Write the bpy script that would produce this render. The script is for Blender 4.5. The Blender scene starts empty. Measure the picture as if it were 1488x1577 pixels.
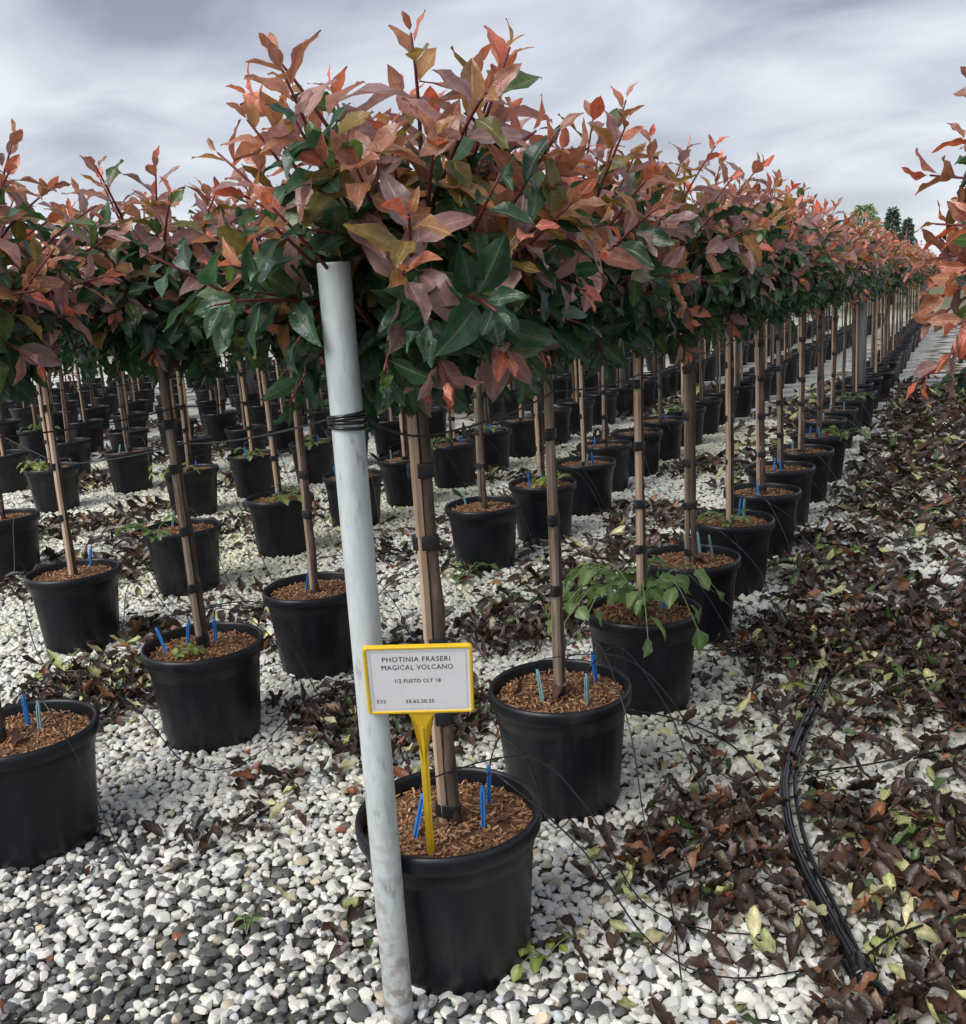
import bpy, math, random
import numpy as np
from mathutils import Matrix, Vector
rng = np.random.default_rng(7); random.seed(7)
S = bpy.context.scene; C = S.collection
# ------------------------------------------------------------------ camera
FPX, PW, PH = 1500.0, 1488.0, 1577.0
PP = np.array([PW/2, PH/2])
CAMH = 1.2
R = np.array([[ 0.90764918,  0.03709493, -0.41808723],
              [ 0.41570944, -0.21698149,  0.88323536],
              [-0.05795364, -0.97547066, -0.21236378]])
cd = bpy.data.cameras.new('camera'); cam = bpy.data.objects.new('camera', cd); C.objects.link(cam)
cd.sensor_width = 36; cd.lens = 36*FPX/PH; cd.clip_start = 0.05; cd.clip_end = 1500
cam.matrix_world = Matrix((
    (R[0,0], -R[0,1], -R[0,2], 0), (R[1,0], -R[1,1], -R[1,2], 0), (R[2,0], -R[2,1], -R[2,2], CAMH), (0,0,0,1)))
S.camera = cam
CAM = np.array([0, 0, CAMH]); RIGHT = R[:,0]
def at(px, py, z=None, dist=None):          # a pixel's ray cut at height z, or at horizontal distance dist
    w = R @ np.array([px-PP[0], py-PP[1], FPX])
    t = (z-CAMH)/w[2] if z is not None else dist/math.hypot(w[0], w[1])
    return CAM + w*t
def proj(P):
    P = np.atleast_2d(P); c = (P-CAM) @ R
    return PP + c[:, :2]/np.maximum(c[:, 2:3], 1e-3)*FPX, c[:, 2]
# ------------------------------------------------------------------ sky, sun, exposure
SUN_EL, SUN_AZ = math.radians(44), math.radians(205)      # azimuth of the sun, clockwise from +Y
W = bpy.data.worlds.new('World'); S.world = W; W.use_nodes = True
nt = W.node_tree; nt.nodes.clear()
def N(t, typ, **k):
    n = t.nodes.new(typ)
    for a, v in k.items(): setattr(n, a, v)
    return n
def ramp(t, stops):
    n = N(t, 'ShaderNodeValToRGB'); e = n.color_ramp.elements
    while len(e) < len(stops): e.new(0.5)
    for i, (p, c) in enumerate(stops):
        e[i].position = p; e[i].color = (*c, 1) if len(c) == 3 else c
    return n
sky = N(nt, 'ShaderNodeTexSky', sky_type='NISHITA', sun_disc=False); sky.sun_elevation = SUN_EL; sky.sun_rotation = SUN_AZ
b1 = N(nt, 'ShaderNodeBackground'); b1.inputs[1].default_value = 0.08; nt.links.new(sky.outputs[0], b1.inputs[0])
tc = N(nt, 'ShaderNodeTexCoord'); sp = N(nt, 'ShaderNodeSeparateXYZ'); nt.links.new(tc.outputs['Generated'], sp.inputs[0])
def M(t, op, a, b=None, c=None):
    n = N(t, 'ShaderNodeMath', operation=op)
    for i, v in enumerate((a, b, c)):
        if v is None: continue
        if isinstance(v, (int, float)): n.inputs[i].default_value = v
        else: t.links.new(v, n.inputs[i])
    return n.outputs[0]
den = M(nt, 'ADD', M(nt, 'MAXIMUM', sp.outputs[2], 0.0), 0.22)
cx = N(nt, 'ShaderNodeCombineXYZ'); nt.links.new(M(nt, 'DIVIDE', sp.outputs[0], den), cx.inputs[0]); nt.links.new(M(nt, 'DIVIDE', sp.outputs[1], den), cx.inputs[1])
mp = N(nt, 'ShaderNodeMapping'); mp.inputs['Scale'].default_value = (0.95, 1.1, 1); mp.inputs['Location'].default_value = (3.1, 1.3, 0); mp.inputs['Rotation'].default_value = (0, 0, 0.5)
nt.links.new(cx.outputs[0], mp.inputs[0])
nz = N(nt, 'ShaderNodeTexNoise'); nz.inputs['Scale'].default_value = 1.7; nz.inputs['Detail'].default_value = 5; nz.inputs['Roughness'].default_value = 0.47; nz.inputs['Distortion'].default_value = 0.5
nt.links.new(mp.outputs[0], nz.inputs['Vector'])
cr = ramp(nt, [(0.34, (0.118, 0.127, 0.163)), (0.44, (0.19, 0.202, 0.242)), (0.53, (0.25, 0.266, 0.30)), (0.66, (0.345, 0.358, 0.385))])
nt.links.new(nz.outputs[0], cr.inputs[0])
hz = ramp(nt, [(0.0, (1, 1, 1)), (0.30, (0, 0, 0))]); nt.links.new(sp.outputs[2], hz.inputs[0])
mx = N(nt, 'ShaderNodeMixRGB'); nt.links.new(M(nt, 'MULTIPLY', hz.outputs[0], 0.55), mx.inputs[0]); nt.links.new(cr.outputs[0], mx.inputs[1]); mx.inputs[2].default_value = (0.40, 0.413, 0.435, 1)
b2 = N(nt, 'ShaderNodeBackground'); b2.inputs[1].default_value = 1.0; nt.links.new(mx.outputs[0], b2.inputs[0])
ms = N(nt, 'ShaderNodeMixShader'); ms.inputs[0].default_value = 0.93; nt.links.new(b1.outputs[0], ms.inputs[1]); nt.links.new(b2.outputs[0], ms.inputs[2])
wo = N(nt, 'ShaderNodeOutputWorld'); nt.links.new(ms.outputs[0], wo.inputs[0])
sd = bpy.data.lights.new('sun', 'SUN'); sd.energy = 1.5; sd.angle = math.radians(45); sd.color = (1, 0.97, 0.93)
so = bpy.data.objects.new('sun', sd); C.objects.link(so); so.location = (-3, -4, 8)
sv = Vector((math.sin(SUN_AZ)*math.cos(SUN_EL), math.cos(SUN_AZ)*math.cos(SUN_EL), math.sin(SUN_EL)))
so.rotation_euler = sv.to_track_quat('Z', 'Y').to_euler()
S.view_settings.view_transform = 'Standard'; S.view_settings.look = 'None'; S.view_settings.exposure = 1.25; S.view_settings.gamma = 1.0
S.view_settings.use_curve_mapping = False
S.render.engine = 'CYCLES'; S.render.resolution_x = 966; S.render.resolution_y = 1024

# ------------------------------------------------------------------ materials
def mat(name, base=(0.5,)*3, rough=0.5, attr=None, noise=None, bump=None, spec=0.5, metal=0.0, transl=0.0, ramp_stops=None, stretch=None, coat=0.0, specks=None, attr_mul=1.0):
    """noise=(scale, lo, hi) multiplies the base colour; bump=(scale, strength, dist); ramp_stops colours by noise"""
    m = bpy.data.materials.new(name); m.use_nodes = True; t = m.node_tree; t.nodes.clear()
    p = N(t, 'ShaderNodeBsdfPrincipled'); o = N(t, 'ShaderNodeOutputMaterial')
    p.inputs['Roughness'].default_value = rough; p.inputs['Specular IOR Level'].default_value = spec; p.inputs['Metallic'].default_value = metal
    p.inputs['Coat Weight'].default_value = coat; p.inputs['Coat Roughness'].default_value = 0.15
    tc = N(t, 'ShaderNodeTexCoord'); vec = tc.outputs['Object']
    if stretch:
        mpp = N(t, 'ShaderNodeMapping'); mpp.inputs['Scale'].default_value = stretch; t.links.new(vec, mpp.inputs[0]); vec = mpp.outputs[0]
    col = None
    if attr:
        a = N(t, 'ShaderNodeAttribute', attribute_name=attr); col = a.outputs['Color']
    if noise:
        nn = N(t, 'ShaderNodeTexNoise'); nn.inputs['Scale'].default_value = noise[0]; nn.inputs['Detail'].default_value = 5; nn.inputs['Roughness'].default_value = 0.6
        t.links.new(vec, nn.inputs['Vector'])
        if ramp_stops:
            r = ramp(t, ramp_stops); t.links.new(nn.outputs[0], r.inputs[0]); col = r.outputs[0]
        else:
            mr = N(t, 'ShaderNodeMapRange'); mr.inputs[1].default_value = 0.3; mr.inputs[2].default_value = 0.7; mr.inputs[3].default_value = noise[1]; mr.inputs[4].default_value = noise[2]
            t.links.new(nn.outputs[0], mr.inputs[0])
            mm = N(t, 'ShaderNodeMixRGB', blend_type='MULTIPLY'); mm.inputs[0].default_value = 1
            if col is None: mm.inputs[1].default_value = (*base, 1)
            else: t.links.new(col, mm.inputs[1])
            t.links.new(mr.outputs[0], mm.inputs[2]); col = mm.outputs[0]
    if specks:       # (scale, threshold, colour): small dust specks
        vo = N(t, 'ShaderNodeTexVoronoi'); vo.inputs['Scale'].default_value = specks[0]; t.links.new(tc.outputs['Object'], vo.inputs['Vector'])
        lt = M(t, 'LESS_THAN', vo.outputs['Distance'], specks[1])
        n2 = N(t, 'ShaderNodeTexNoise'); n2.inputs['Scale'].default_value = 9; t.links.new(tc.outputs['Object'], n2.inputs['Vector'])
        f = M(t, 'MULTIPLY', lt, M(t, 'GREATER_THAN', n2.outputs[0], 0.52))
        mm = N(t, 'ShaderNodeMixRGB'); t.links.new(f, mm.inputs[0])
        if col is None: mm.inputs[1].default_value = (*base, 1)
        else: t.links.new(col, mm.inputs[1])
        mm.inputs[2].default_value = (*specks[2], 1); col = mm.outputs[0]
    if col is None: p.inputs['Base Color'].default_value = (*base, 1)
    else: t.links.new(col, p.inputs['Base Color'])
    if bump:
        bn = N(t, 'ShaderNodeTexNoise'); bn.inputs['Scale'].default_value = bump[0]; bn.inputs['Detail'].default_value = 4; t.links.new(vec, bn.inputs['Vector'])
        bb = N(t, 'ShaderNodeBump'); bb.inputs['Strength'].default_value = bump[1]; bb.inputs['Distance'].default_value = bump[2]
        t.links.new(bn.outputs[0], bb.inputs['Height']); t.links.new(bb.outputs[0], p.inputs['Normal'])
    out = p.outputs[0]
    if transl:
        tr = N(t, 'ShaderNodeBsdfTranslucent')
        hs = N(t, 'ShaderNodeHueSaturation'); hs.inputs['Saturation'].default_value = 1.1; hs.inputs['Value'].default_value = 1.6
        if col is None: hs.inputs['Color'].default_value = (*base, 1)
        else: t.links.new(col, hs.inputs['Color'])
        t.links.new(hs.outputs[0], tr.inputs[0])
        mxs = N(t, 'ShaderNodeMixShader'); mxs.inputs[0].default_value = transl
        t.links.new(out, mxs.inputs[1]); t.links.new(tr.outputs[0], mxs.inputs[2]); out = mxs.outputs[0]
    t.links.new(out, o.inputs[0])
    return m
MT = {}
MT['leaf'] = mat('leaf', attr='Col', noise=(70, 0.72, 1.25), rough=0.30, bump=(110, 0.5, 0.0028), transl=0.30, spec=0.65)
def leaf_midrib(m):
    t = m.node_tree; bb = [n for n in t.nodes if n.type == 'BUMP'][0]; a = [n for n in t.nodes if n.type == 'ATTRIBUTE'][0]; h = bb.inputs['Height'].links[0].from_socket
    p = [n for n in t.nodes if n.type == 'BSDF_PRINCIPLED'][0]; col = p.inputs['Base Color'].links[0].from_socket
    f = N(t, 'ShaderNodeMapRange'); f.inputs[1].default_value = 0.05; f.inputs[2].default_value = 0.13; f.inputs[3].default_value = 1; f.inputs[4].default_value = 0; t.links.new(a.outputs['Alpha'], f.inputs[0])
    g = N(t, 'ShaderNodeMixRGB', blend_type='ADD'); g.inputs[0].default_value = 1; t.links.new(col, g.inputs[1]); g.inputs[2].default_value = (0.10, 0.055, 0.03, 1)
    x = N(t, 'ShaderNodeMixRGB'); t.links.new(M(t, 'MULTIPLY', f.outputs[0], 0.8), x.inputs[0]); t.links.new(col, x.inputs[1]); t.links.new(g.outputs[0], x.inputs[2]); t.links.new(x.outputs[0], p.inputs['Base Color'])
    t.links.new(M(t, 'SUBTRACT', h, M(t, 'MULTIPLY', f.outputs[0], 0.8)), bb.inputs['Height'])
leaf_midrib(MT['leaf'])
MT['twig'] = mat('twig', attr='Col', noise=(60, 0.7, 1.2), rough=0.55)
MT['litter'] = mat('litter', attr='Col', noise=(60, 0.6, 1.25), rough=0.34, bump=(150, 0.5, 0.003), transl=0.06)
MT['pebble'] = mat('pebble', attr='Col', noise=(45, 0.82, 1.1), rough=0.55, bump=(200, 0.15, 0.002))
MT['pot'] = mat('black_plastic', noise=(9, 0, 1), ramp_stops=[(0.35, (0.0045, 0.0055, 0.0085)), (0.58, (0.0065, 0.0075, 0.011)), (0.75, (0.026, 0.027, 0.028))], rough=0.38, spec=0.42, bump=(60, 0.05, 0.002), stretch=(1, 1, 0.25), specks=(160, 0.09, (0.16, 0.16, 0.15)))
MT['soil'] = mat('bark_mulch', noise=(220, 0, 1), ramp_stops=[(0.3, (0.035, 0.017, 0.008)), (0.5, (0.14, 0.068, 0.030)), (0.7, (0.27, 0.15, 0.07))], rough=0.85, bump=(160, 0.8, 0.006))
MT['chip'] = mat('bark_chip', attr='Col', noise=(90, 0.75, 1.2), rough=0.75)
MT['bark'] = mat('bark', noise=(55, 0, 1), ramp_stops=[(0.3, (0.035, 0.024, 0.017)), (0.52, (0.085, 0.058, 0.040)), (0.72, (0.17, 0.13, 0.10))], rough=0.8, stretch=(1, 1, 0.22), bump=(90, 0.5, 0.003))
MT['stake'] = mat('stake_wood', noise=(90, 0, 1), ramp_stops=[(0.28, (0.18, 0.115, 0.07)), (0.46, (0.45, 0.31, 0.21)), (0.72, (0.60, 0.46, 0.35))], rough=0.75, stretch=(1, 1, 0.06), bump=(120, 0.4, 0.002))
MT['stake2'] = mat('stake_wood_grey', noise=(90, 0, 1), ramp_stops=[(0.28, (0.08, 0.058, 0.042)), (0.5, (0.22, 0.165, 0.12)), (0.75, (0.36, 0.29, 0.23))], rough=0.8, stretch=(1, 1, 0.08), bump=(120, 0.4, 0.002))
MT['tape'] = mat('black_tape', base=(0.012, 0.012, 0.014), rough=0.5, noise=(40, 0.7, 1.4), bump=(60, 0.3, 0.003))
MT['rubber'] = mat('black_tube', base=(0.010, 0.010, 0.011), rough=0.18, noise=(30, 0.7, 1.3), spec=0.6)
MT['wire'] = mat('dark_wire', base=(0.03, 0.03, 0.032), rough=0.45, metal=0.4)
MT['blue'] = mat('blue_plastic', base=(0.03, 0.22, 0.62), rough=0.4, noise=(30, 0.85, 1.15))
MT['paleblue'] = mat('faded_blue_plastic', base=(0.22, 0.42, 0.46), rough=0.5, noise=(30, 0.8, 1.2))
MT['yellow'] = mat('yellow_plastic', base=(0.80, 0.52, 0.02), rough=0.42, noise=(25, 0.88, 1.06), bump=(200, 0.04, 0.001))
MT['card'] = mat('white_card', base=(0.88, 0.885, 0.90), rough=0.45, noise=(18, 0.95, 1.03))
MT['ink'] = mat('ink', base=(0.03, 0.03, 0.035), rough=0.6)
MT['inkgrey'] = mat('grey_line', base=(0.45, 0.46, 0.5), rough=0.6)
MT['postgrey'] = mat('weathered_post', noise=(40, 0, 1), ramp_stops=[(0.3, (0.10, 0.10, 0.10)), (0.55, (0.19, 0.185, 0.18)), (0.8, (0.28, 0.27, 0.26))], rough=0.85, stretch=(1, 1, 0.1))
MT['tray'] = mat('grey_metal', base=(0.42, 0.44, 0.46), rough=0.45, metal=0.3, noise=(12, 0.7, 1.2))
MT['conifer'] = mat('conifer', attr='Col', noise=(3, 0.7, 1.3), rough=0.7)
# galvanised pole: mottled zinc, dark scuffs, dirt towards the ground
def pole_mat():
    m = mat('galvanised', noise=(30, 0, 1), ramp_stops=[(0.25, (0.40, 0.45, 0.45)), (0.5, (0.52, 0.575, 0.575)), (0.75, (0.61, 0.66, 0.655))], rough=0.5, spec=0.5, metal=0.0, stretch=(1.3, 1.3, 0.35), bump=(40, 0.06, 0.002))
    t = m.node_tree; p = [n for n in t.nodes if n.type == 'BSDF_PRINCIPLED'][0]
    old = p.inputs['Base Color'].links[0].from_socket
    tc = N(t, 'ShaderNodeTexCoord'); mpp = N(t, 'ShaderNodeMapping'); mpp.inputs['Scale'].default_value = (90, 90, 24); t.links.new(tc.outputs['Object'], mpp.inputs[0])
    n1 = N(t, 'ShaderNodeTexNoise'); n1.inputs['Scale'].default_value = 1; n1.inputs['Detail'].default_value = 3; t.links.new(mpp.outputs[0], n1.inputs['Vector'])
    n3 = N(t, 'ShaderNodeTexNoise'); n3.inputs['Scale'].default_value = 9; t.links.new(tc.outputs['Object'], n3.inputs['Vector'])
    sc = N(t, 'ShaderNodeMapRange'); sc.inputs[1].default_value = 0.56; sc.inputs[2].default_value = 0.68; t.links.new(n1.outputs[0], sc.inputs[0])
    s2 = N(t, 'ShaderNodeMapRange'); s2.inputs[1].default_value = 0.42; s2.inputs[2].default_value = 0.62; t.links.new(n3.outputs[0], s2.inputs[0])
    f = M(t, 'MULTIPLY', M(t, 'MULTIPLY', sc.outputs[0], s2.outputs[0]), 0.75)
    m1 = N(t, 'ShaderNodeMixRGB'); t.links.new(f, m1.inputs[0]); t.links.new(old, m1.inputs[1]); m1.inputs[2].default_value = (0.20, 0.215, 0.21, 1)
    sx = N(t, 'ShaderNodeSeparateXYZ'); t.links.new(tc.outputs['Object'], sx.inputs[0])
    low = N(t, 'ShaderNodeMapRange'); low.inputs[1].default_value = 0.50; low.inputs[2].default_value = 0.0; t.links.new(sx.outputs[2], low.inputs[0])
    n4 = N(t, 'ShaderNodeTexNoise'); n4.inputs['Scale'].default_value = 45; n4.inputs['Detail'].default_value = 6; t.links.new(tc.outputs['Object'], n4.inputs['Vector'])
    d4 = N(t, 'ShaderNodeMapRange'); d4.inputs[1].default_value = 0.45; d4.inputs[2].default_value = 0.62; t.links.new(n4.outputs[0], d4.inputs[0])
    m2 = N(t, 'ShaderNodeMixRGB'); t.links.new(M(t, 'MULTIPLY', low.outputs[0], M(t, 'ADD', M(t, 'MULTIPLY', d4.outputs[0], 0.85), 0.25)), m2.inputs[0]); t.links.new(m1.outputs[0], m2.inputs[1]); m2.inputs[2].default_value = (0.24, 0.21, 0.17, 1)
    t.links.new(m2.outputs[0], p.inputs['Base Color'])
    return m
MT['pole'] = pole_mat()

# ------------------------------------------------------------------ helpers
def mesh_np(name, V, F, mats, col=None, smooth=True, mi=None):
    """V (n,3); F list of int arrays, each (m,3) or (m,4)"""
    me = bpy.data.meshes.new(name)
    F = [np.asarray(f, np.int32) for f in F if len(f)]
    V = np.asarray(V, np.float32)
    loops = np.concatenate([f.ravel() for f in F]); sizes = np.concatenate([np.full(len(f), f.shape[1], np.int32) for f in F])
    me.vertices.add(len(V)); me.vertices.foreach_set('co', V.ravel())
    me.loops.add(len(loops)); me.loops.foreach_set('vertex_index', loops)
    me.polygons.add(len(sizes)); st = np.concatenate([[0], np.cumsum(sizes)[:-1]]).astype(np.int32)
    me.polygons.foreach_set('loop_start', st)
    me.polygons.foreach_set('use_smooth', np.full(len(sizes), smooth, bool))
    if mi is not None: me.polygons.foreach_set('material_index', np.asarray(mi, np.int32))
    if col is not None:
        c4 = np.ones((len(V), 4), np.float32); col = np.asarray(col); c4[:, :col.shape[1]] = col
        a = me.color_attributes.new('Col', 'FLOAT_COLOR', 'POINT'); a.data.foreach_set('color', c4.ravel())
    for m in (mats if isinstance(mats, (list, tuple)) else [mats]): me.materials.append(m)
    me.update(calc_edges=True)
    return me
class MB:
    """collects pieces, builds one mesh"""
    def __init__(s): s.V = []; s.F = []; s.Cc = []; s.n = 0
    def add(s, V, F, col=(1, 1, 1)):
        V = np.asarray(V, float); s.V.append(V)
        for f in F:
            if len(f): s.F.append(np.asarray(f)+s.n)
        c = np.asarray(col, float)
        if c.ndim == 1: c = np.broadcast_to(c, (len(V), len(c)))
        if c.shape[1] == 3: c = np.concatenate([c, np.ones((len(c), 1))], 1)
        s.Cc.append(c); s.n += len(V)
    def tube(s, P, r, n=8, col=(1, 1, 1), caps=True, flat=1.0):
        P = np.asarray(P, float); r = np.broadcast_to(np.asarray(r, float), (len(P),)); k = len(P)
        T = np.gradient(P, axis=0); T /= np.linalg.norm(T, axis=1)[:, None]+1e-12
        ref = np.array([0, 0, 1.0]) if abs(T[0, 2]) < 0.8 else np.array([1.0, 0, 0])
        V = []
        u = np.cross(T[0], ref); u /= np.linalg.norm(u)
        for i in range(k):
            u = u-T[i]*np.dot(u, T[i]); u /= np.linalg.norm(u)+1e-12; w = np.cross(T[i], u)
            a = np.arange(n)*2*math.pi/n
            V.append(P[i]+r[i]*(np.cos(a)[:, None]*u+flat*np.sin(a)[:, None]*w))
        V = np.concatenate(V)
        i, j = np.meshgrid(np.arange(k-1), np.arange(n), indexing='ij'); j2 = (j+1) % n
        F = np.stack([i*n+j, i*n+j2, (i+1)*n+j2, (i+1)*n+j], -1).reshape(-1, 4)
        Fs = [F]
        if caps:
            c0 = len(V); V = np.concatenate([V, P[:1], P[-1:]])
            jj = np.arange(n)
            Fs.append(np.stack([(jj+1) % n, jj, np.full(n, c0)], -1)); Fs.append(np.stack([(k-1)*n+jj, (k-1)*n+(jj+1) % n, np.full(n, c0+1)], -1))
        cc = np.asarray(col, float)
        if cc.ndim == 2:
            cc = np.repeat(cc, n, 0)
            if caps: cc = np.concatenate([cc, cc[:1], cc[-1:]])
        s.add(V, Fs, cc)
    def lathe(s, prof, n=48, col=(1, 1, 1), mod=None, closed=False):
        prof = np.asarray(prof, float); k = len(prof); a = np.arange(n)*2*math.pi/n
        V = np.stack([prof[:, 0:1]*np.cos(a), prof[:, 0:1]*np.sin(a), np.repeat(prof[:, 1:2], n, 1)], -1)
        if mod is not None: V = mod(V, a)
        V = V.reshape(-1, 3)
        i, j = np.meshgrid(np.arange(k-1), np.arange(n), indexing='ij'); j2 = (j+1) % n
        s.add(V, [np.stack([i*n+j, i*n+j2, (i+1)*n+j2, (i+1)*n+j], -1).reshape(-1, 4)], col)
    def box(s, c, sz, M3=None, col=(1, 1, 1)):
        V = np.array([[x, y, z] for x in (-.5, .5) for y in (-.5, .5) for z in (-.5, .5)])*np.asarray(sz)
        if M3 is not None: V = V@np.asarray(M3).T
        s.add(V+np.asarray(c), [np.array([[0,1,3,2],[4,6,7,5],[0,4,5,1],[2,3,7,6],[0,2,6,4],[1,5,7,3]])], col)
    def mesh(s, name, m, smooth=True): return mesh_np(name, np.concatenate(s.V), s.F, m, np.concatenate(s.Cc), smooth)
def link(name, data, parent=None, loc=None, mw=None):
    o = bpy.data.objects.new(name, data); C.objects.link(o)
    if parent is not None: o.parent = parent
    if mw is not None: o.matrix_local = mw
    elif loc is not None: o.location = tuple(float(q) for q in loc)
    return o
def tag(o, label=None, cat=None, group=None, kind=None):
    if label: o['label'] = label
    if cat: o['category'] = cat
    if group: o['group'] = group
    if kind: o['kind'] = kind
    return o
ORD = ['first','second','third','fourth','fifth','sixth','seventh','eighth','ninth','tenth','eleventh','twelfth','thirteenth','fourteenth','fifteenth','sixteenth','seventeenth','eighteenth','nineteenth','twentieth']
def ordn(i):
    if i < 20: return ORD[i]
    return {2: 'twenty-', 3: 'thirty-', 4: 'forty-'}[(i+1)//10]+ORD[(i+1) % 10-1] if (i+1) % 10 else {3: 'thirtieth', 4: 'fortieth', 5: 'fiftieth'}[(i+1)//10]
def nrm(v): v = np.asarray(v, float); return v/(np.linalg.norm(v, axis=-1, keepdims=True)+1e-12)

# ------------------------------------------------------------------ ground
def vnoise(x, y, sc, seed):
    """smooth value noise, numpy"""
    r = np.random.default_rng(seed); T = r.random((64, 64)); x = np.asarray(x)*sc+100; y = np.asarray(y)*sc+100
    xi = np.floor(x).astype(int); yi = np.floor(y).astype(int); fx = x-xi; fy = y-yi; fx = fx*fx*(3-2*fx); fy = fy*fy*(3-2*fy)
    g = lambda a, b: T[a % 64, b % 64]
    return (g(xi, yi)*(1-fx)+g(xi+1, yi)*fx)*(1-fy)+(g(xi, yi+1)*(1-fx)+g(xi+1, yi+1)*fx)*fy
def litter_density(x, y):
    x = np.asarray(x, float); y = np.asarray(y, float)
    xr = x-0.02*(y-1.4)
    aisle = 1/(1+np.exp(-(xr+0.545)/0.04))                                   # littered aisle beyond row one
    ph = ((-(xr+0.79)) % 1.115)/1.115                                       # 0 at a row, 0.5 mid aisle
    mid = np.where(xr < -0.7, np.exp(-((ph-0.55)/0.24)**2), 0)
    n = 0.6*vnoise(x, y, 2.2, 3)+0.4*vnoise(x, y, 6, 4)
    bare = np.clip((y-1.60-0.22*(xr+0.8))/0.45, 0, 1)                         # clean gravel at the rows' front end
    d = aisle*np.clip((n-0.20)*5.5, 0.28, 1)*np.clip((y-1.25)/0.5+0.45, 0.3, 1)*np.where(xr < -0.14, np.clip((y-1.60)/0.12, 0.16, 1), 1.0) + mid*np.clip((n-0.38)*4.2, 0, 0.85)*bare
    d += 0.6*np.clip((n-0.60)*6, 0, 1)*np.clip((y-1.3)/0.4, 0, 1)
    return np.clip(d, 0, 1)
def ground_mat():
    m = bpy.data.materials.new('gravel_ground'); m.use_nodes = True; t = m.node_tree; t.nodes.clear()
    p = N(t, 'ShaderNodeBsdfPrincipled'); o = N(t, 'ShaderNodeOutputMaterial'); t.links.new(p.outputs[0], o.inputs[0]); p.inputs['Roughness'].default_value = 0.9
    tc = N(t, 'ShaderNodeTexCoord'); V = tc.outputs['Object']; sx = N(t, 'ShaderNodeSeparateXYZ'); t.links.new(V, sx.inputs[0])
    def noise(sc, det=4):
        n = N(t, 'ShaderNodeTexNoise'); n.inputs['Scale'].default_value = sc; n.inputs['Detail'].default_value = det; t.links.new(V, n.inputs['Vector']); return n.outputs[0]
    sand_shade = ramp(t, [(0.3, (0.045, 0.042, 0.030)), (0.55, (0.10, 0.095, 0.072)), (0.75, (0.16, 0.15, 0.115))]); t.links.new(noise(30), sand_shade.inputs[0])  # olive-grey sand, coloured dark so gaps between pebbles read as shadow
    vo = N(t, 'ShaderNodeTexVoronoi'); vo.inputs['Scale'].default_value = 38; t.links.new(V, vo.inputs['Vector'])
    bw = N(t, 'ShaderNodeRGBToBW'); t.links.new(vo.outputs['Color'], bw.inputs[0])
    peb = ramp(t, [(0.12, (0.30, 0.30, 0.27)), (0.35, (0.52, 0.52, 0.46)), (0.75, (0.70, 0.70, 0.64))]); t.links.new(bw.outputs[0], peb.inputs[0])
    lit = ramp(t, [(0.3, (0.022, 0.014, 0.010)), (0.5, (0.055, 0.034, 0.022)), (0.65, (0.10, 0.07, 0.035)), (0.8, (0.20, 0.20, 0.08))]); t.links.new(noise(26, 6), lit.inputs[0])
    # litter where it lies: the aisle beyond row one and the middles between the rows
    xr = M(t, 'SUBTRACT', sx.outputs[0], M(t, 'MULTIPLY', M(t, 'SUBTRACT', sx.outputs[1], 1.4), 0.02))
    ais = N(t, 'ShaderNodeMapRange'); ais.inputs[1].default_value = -0.62; ais.inputs[2].default_value = -0.35; t.links.new(xr, ais.inputs[0])
    ph = M(t, 'PINGPONG', M(t, 'ADD', xr, 0.79), 0.5575)
    mid = N(t, 'ShaderNodeMapRange'); mid.inputs[1].default_value = 0.27; mid.inputs[2].default_value = 0.52; t.links.new(ph, mid.inputs[0])
    n2 = N(t, 'ShaderNodeMapRange'); n2.inputs[1].default_value = 0.42; n2.inputs[2].default_value = 0.58; t.links.new(noise(3.2, 5), n2.inputs[0])
    fac = M(t, 'MULTIPLY', M(t, 'MAXIMUM', ais.outputs[0], mid.outputs[0]), n2.outputs[0])
    far = N(t, 'ShaderNodeMapRange'); far.inputs[1].default_value = 7.0; far.inputs[2].default_value = 9.0
    ln = N(t, 'ShaderNodeVectorMath', operation='LENGTH'); t.links.new(V, ln.inputs[0]); t.links.new(ln.outputs['Value'], far.inputs[0])
    a = N(t, 'ShaderNodeMixRGB'); t.links.new(fac, a.inputs[0]); t.links.new(peb.outputs[0], a.inputs[1]); t.links.new(lit.outputs[0], a.inputs[2])
    b = N(t, 'ShaderNodeMixRGB'); t.links.new(far.outputs[0], b.inputs[0]); t.links.new(sand_shade.outputs[0], b.inputs[1]); t.links.new(a.outputs[0], b.inputs[2])
    f2 = N(t, 'ShaderNodeMapRange'); f2.inputs[1].default_value = 24; f2.inputs[2].default_value = 40; t.links.new(ln.outputs['Value'], f2.inputs[0])
    g = ramp(t, [(0.35, (0.07, 0.085, 0.035)), (0.65, (0.17, 0.16, 0.08))]); t.links.new(noise(0.6, 6), g.inputs[0])
    c = N(t, 'ShaderNodeMixRGB'); t.links.new(f2.outputs[0], c.inputs[0]); t.links.new(b.outputs[0], c.inputs[1]); t.links.new(g.outputs[0], c.inputs[2])
    t.links.new(c.outputs[0], p.inputs['Base Color'])
    bp = N(t, 'ShaderNodeBump'); bp.inputs['Strength'].default_value = 0.6; bp.inputs['Distance'].default_value = 0.012; t.links.new(vo.outputs['Distance'], bp.inputs['Height']); bp.invert = True
    t.links.new(bp.outputs[0], p.inputs['Normal'])
    return m
L = 600
ground = link('ground', mesh_np('ground', [(-L, -L, 0), (L, -L, 0), (L, L, 0), (-L, L, 0)], [np.array([[0, 1, 2, 3]])], ground_mat()))
tag(ground, kind='structure')

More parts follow.
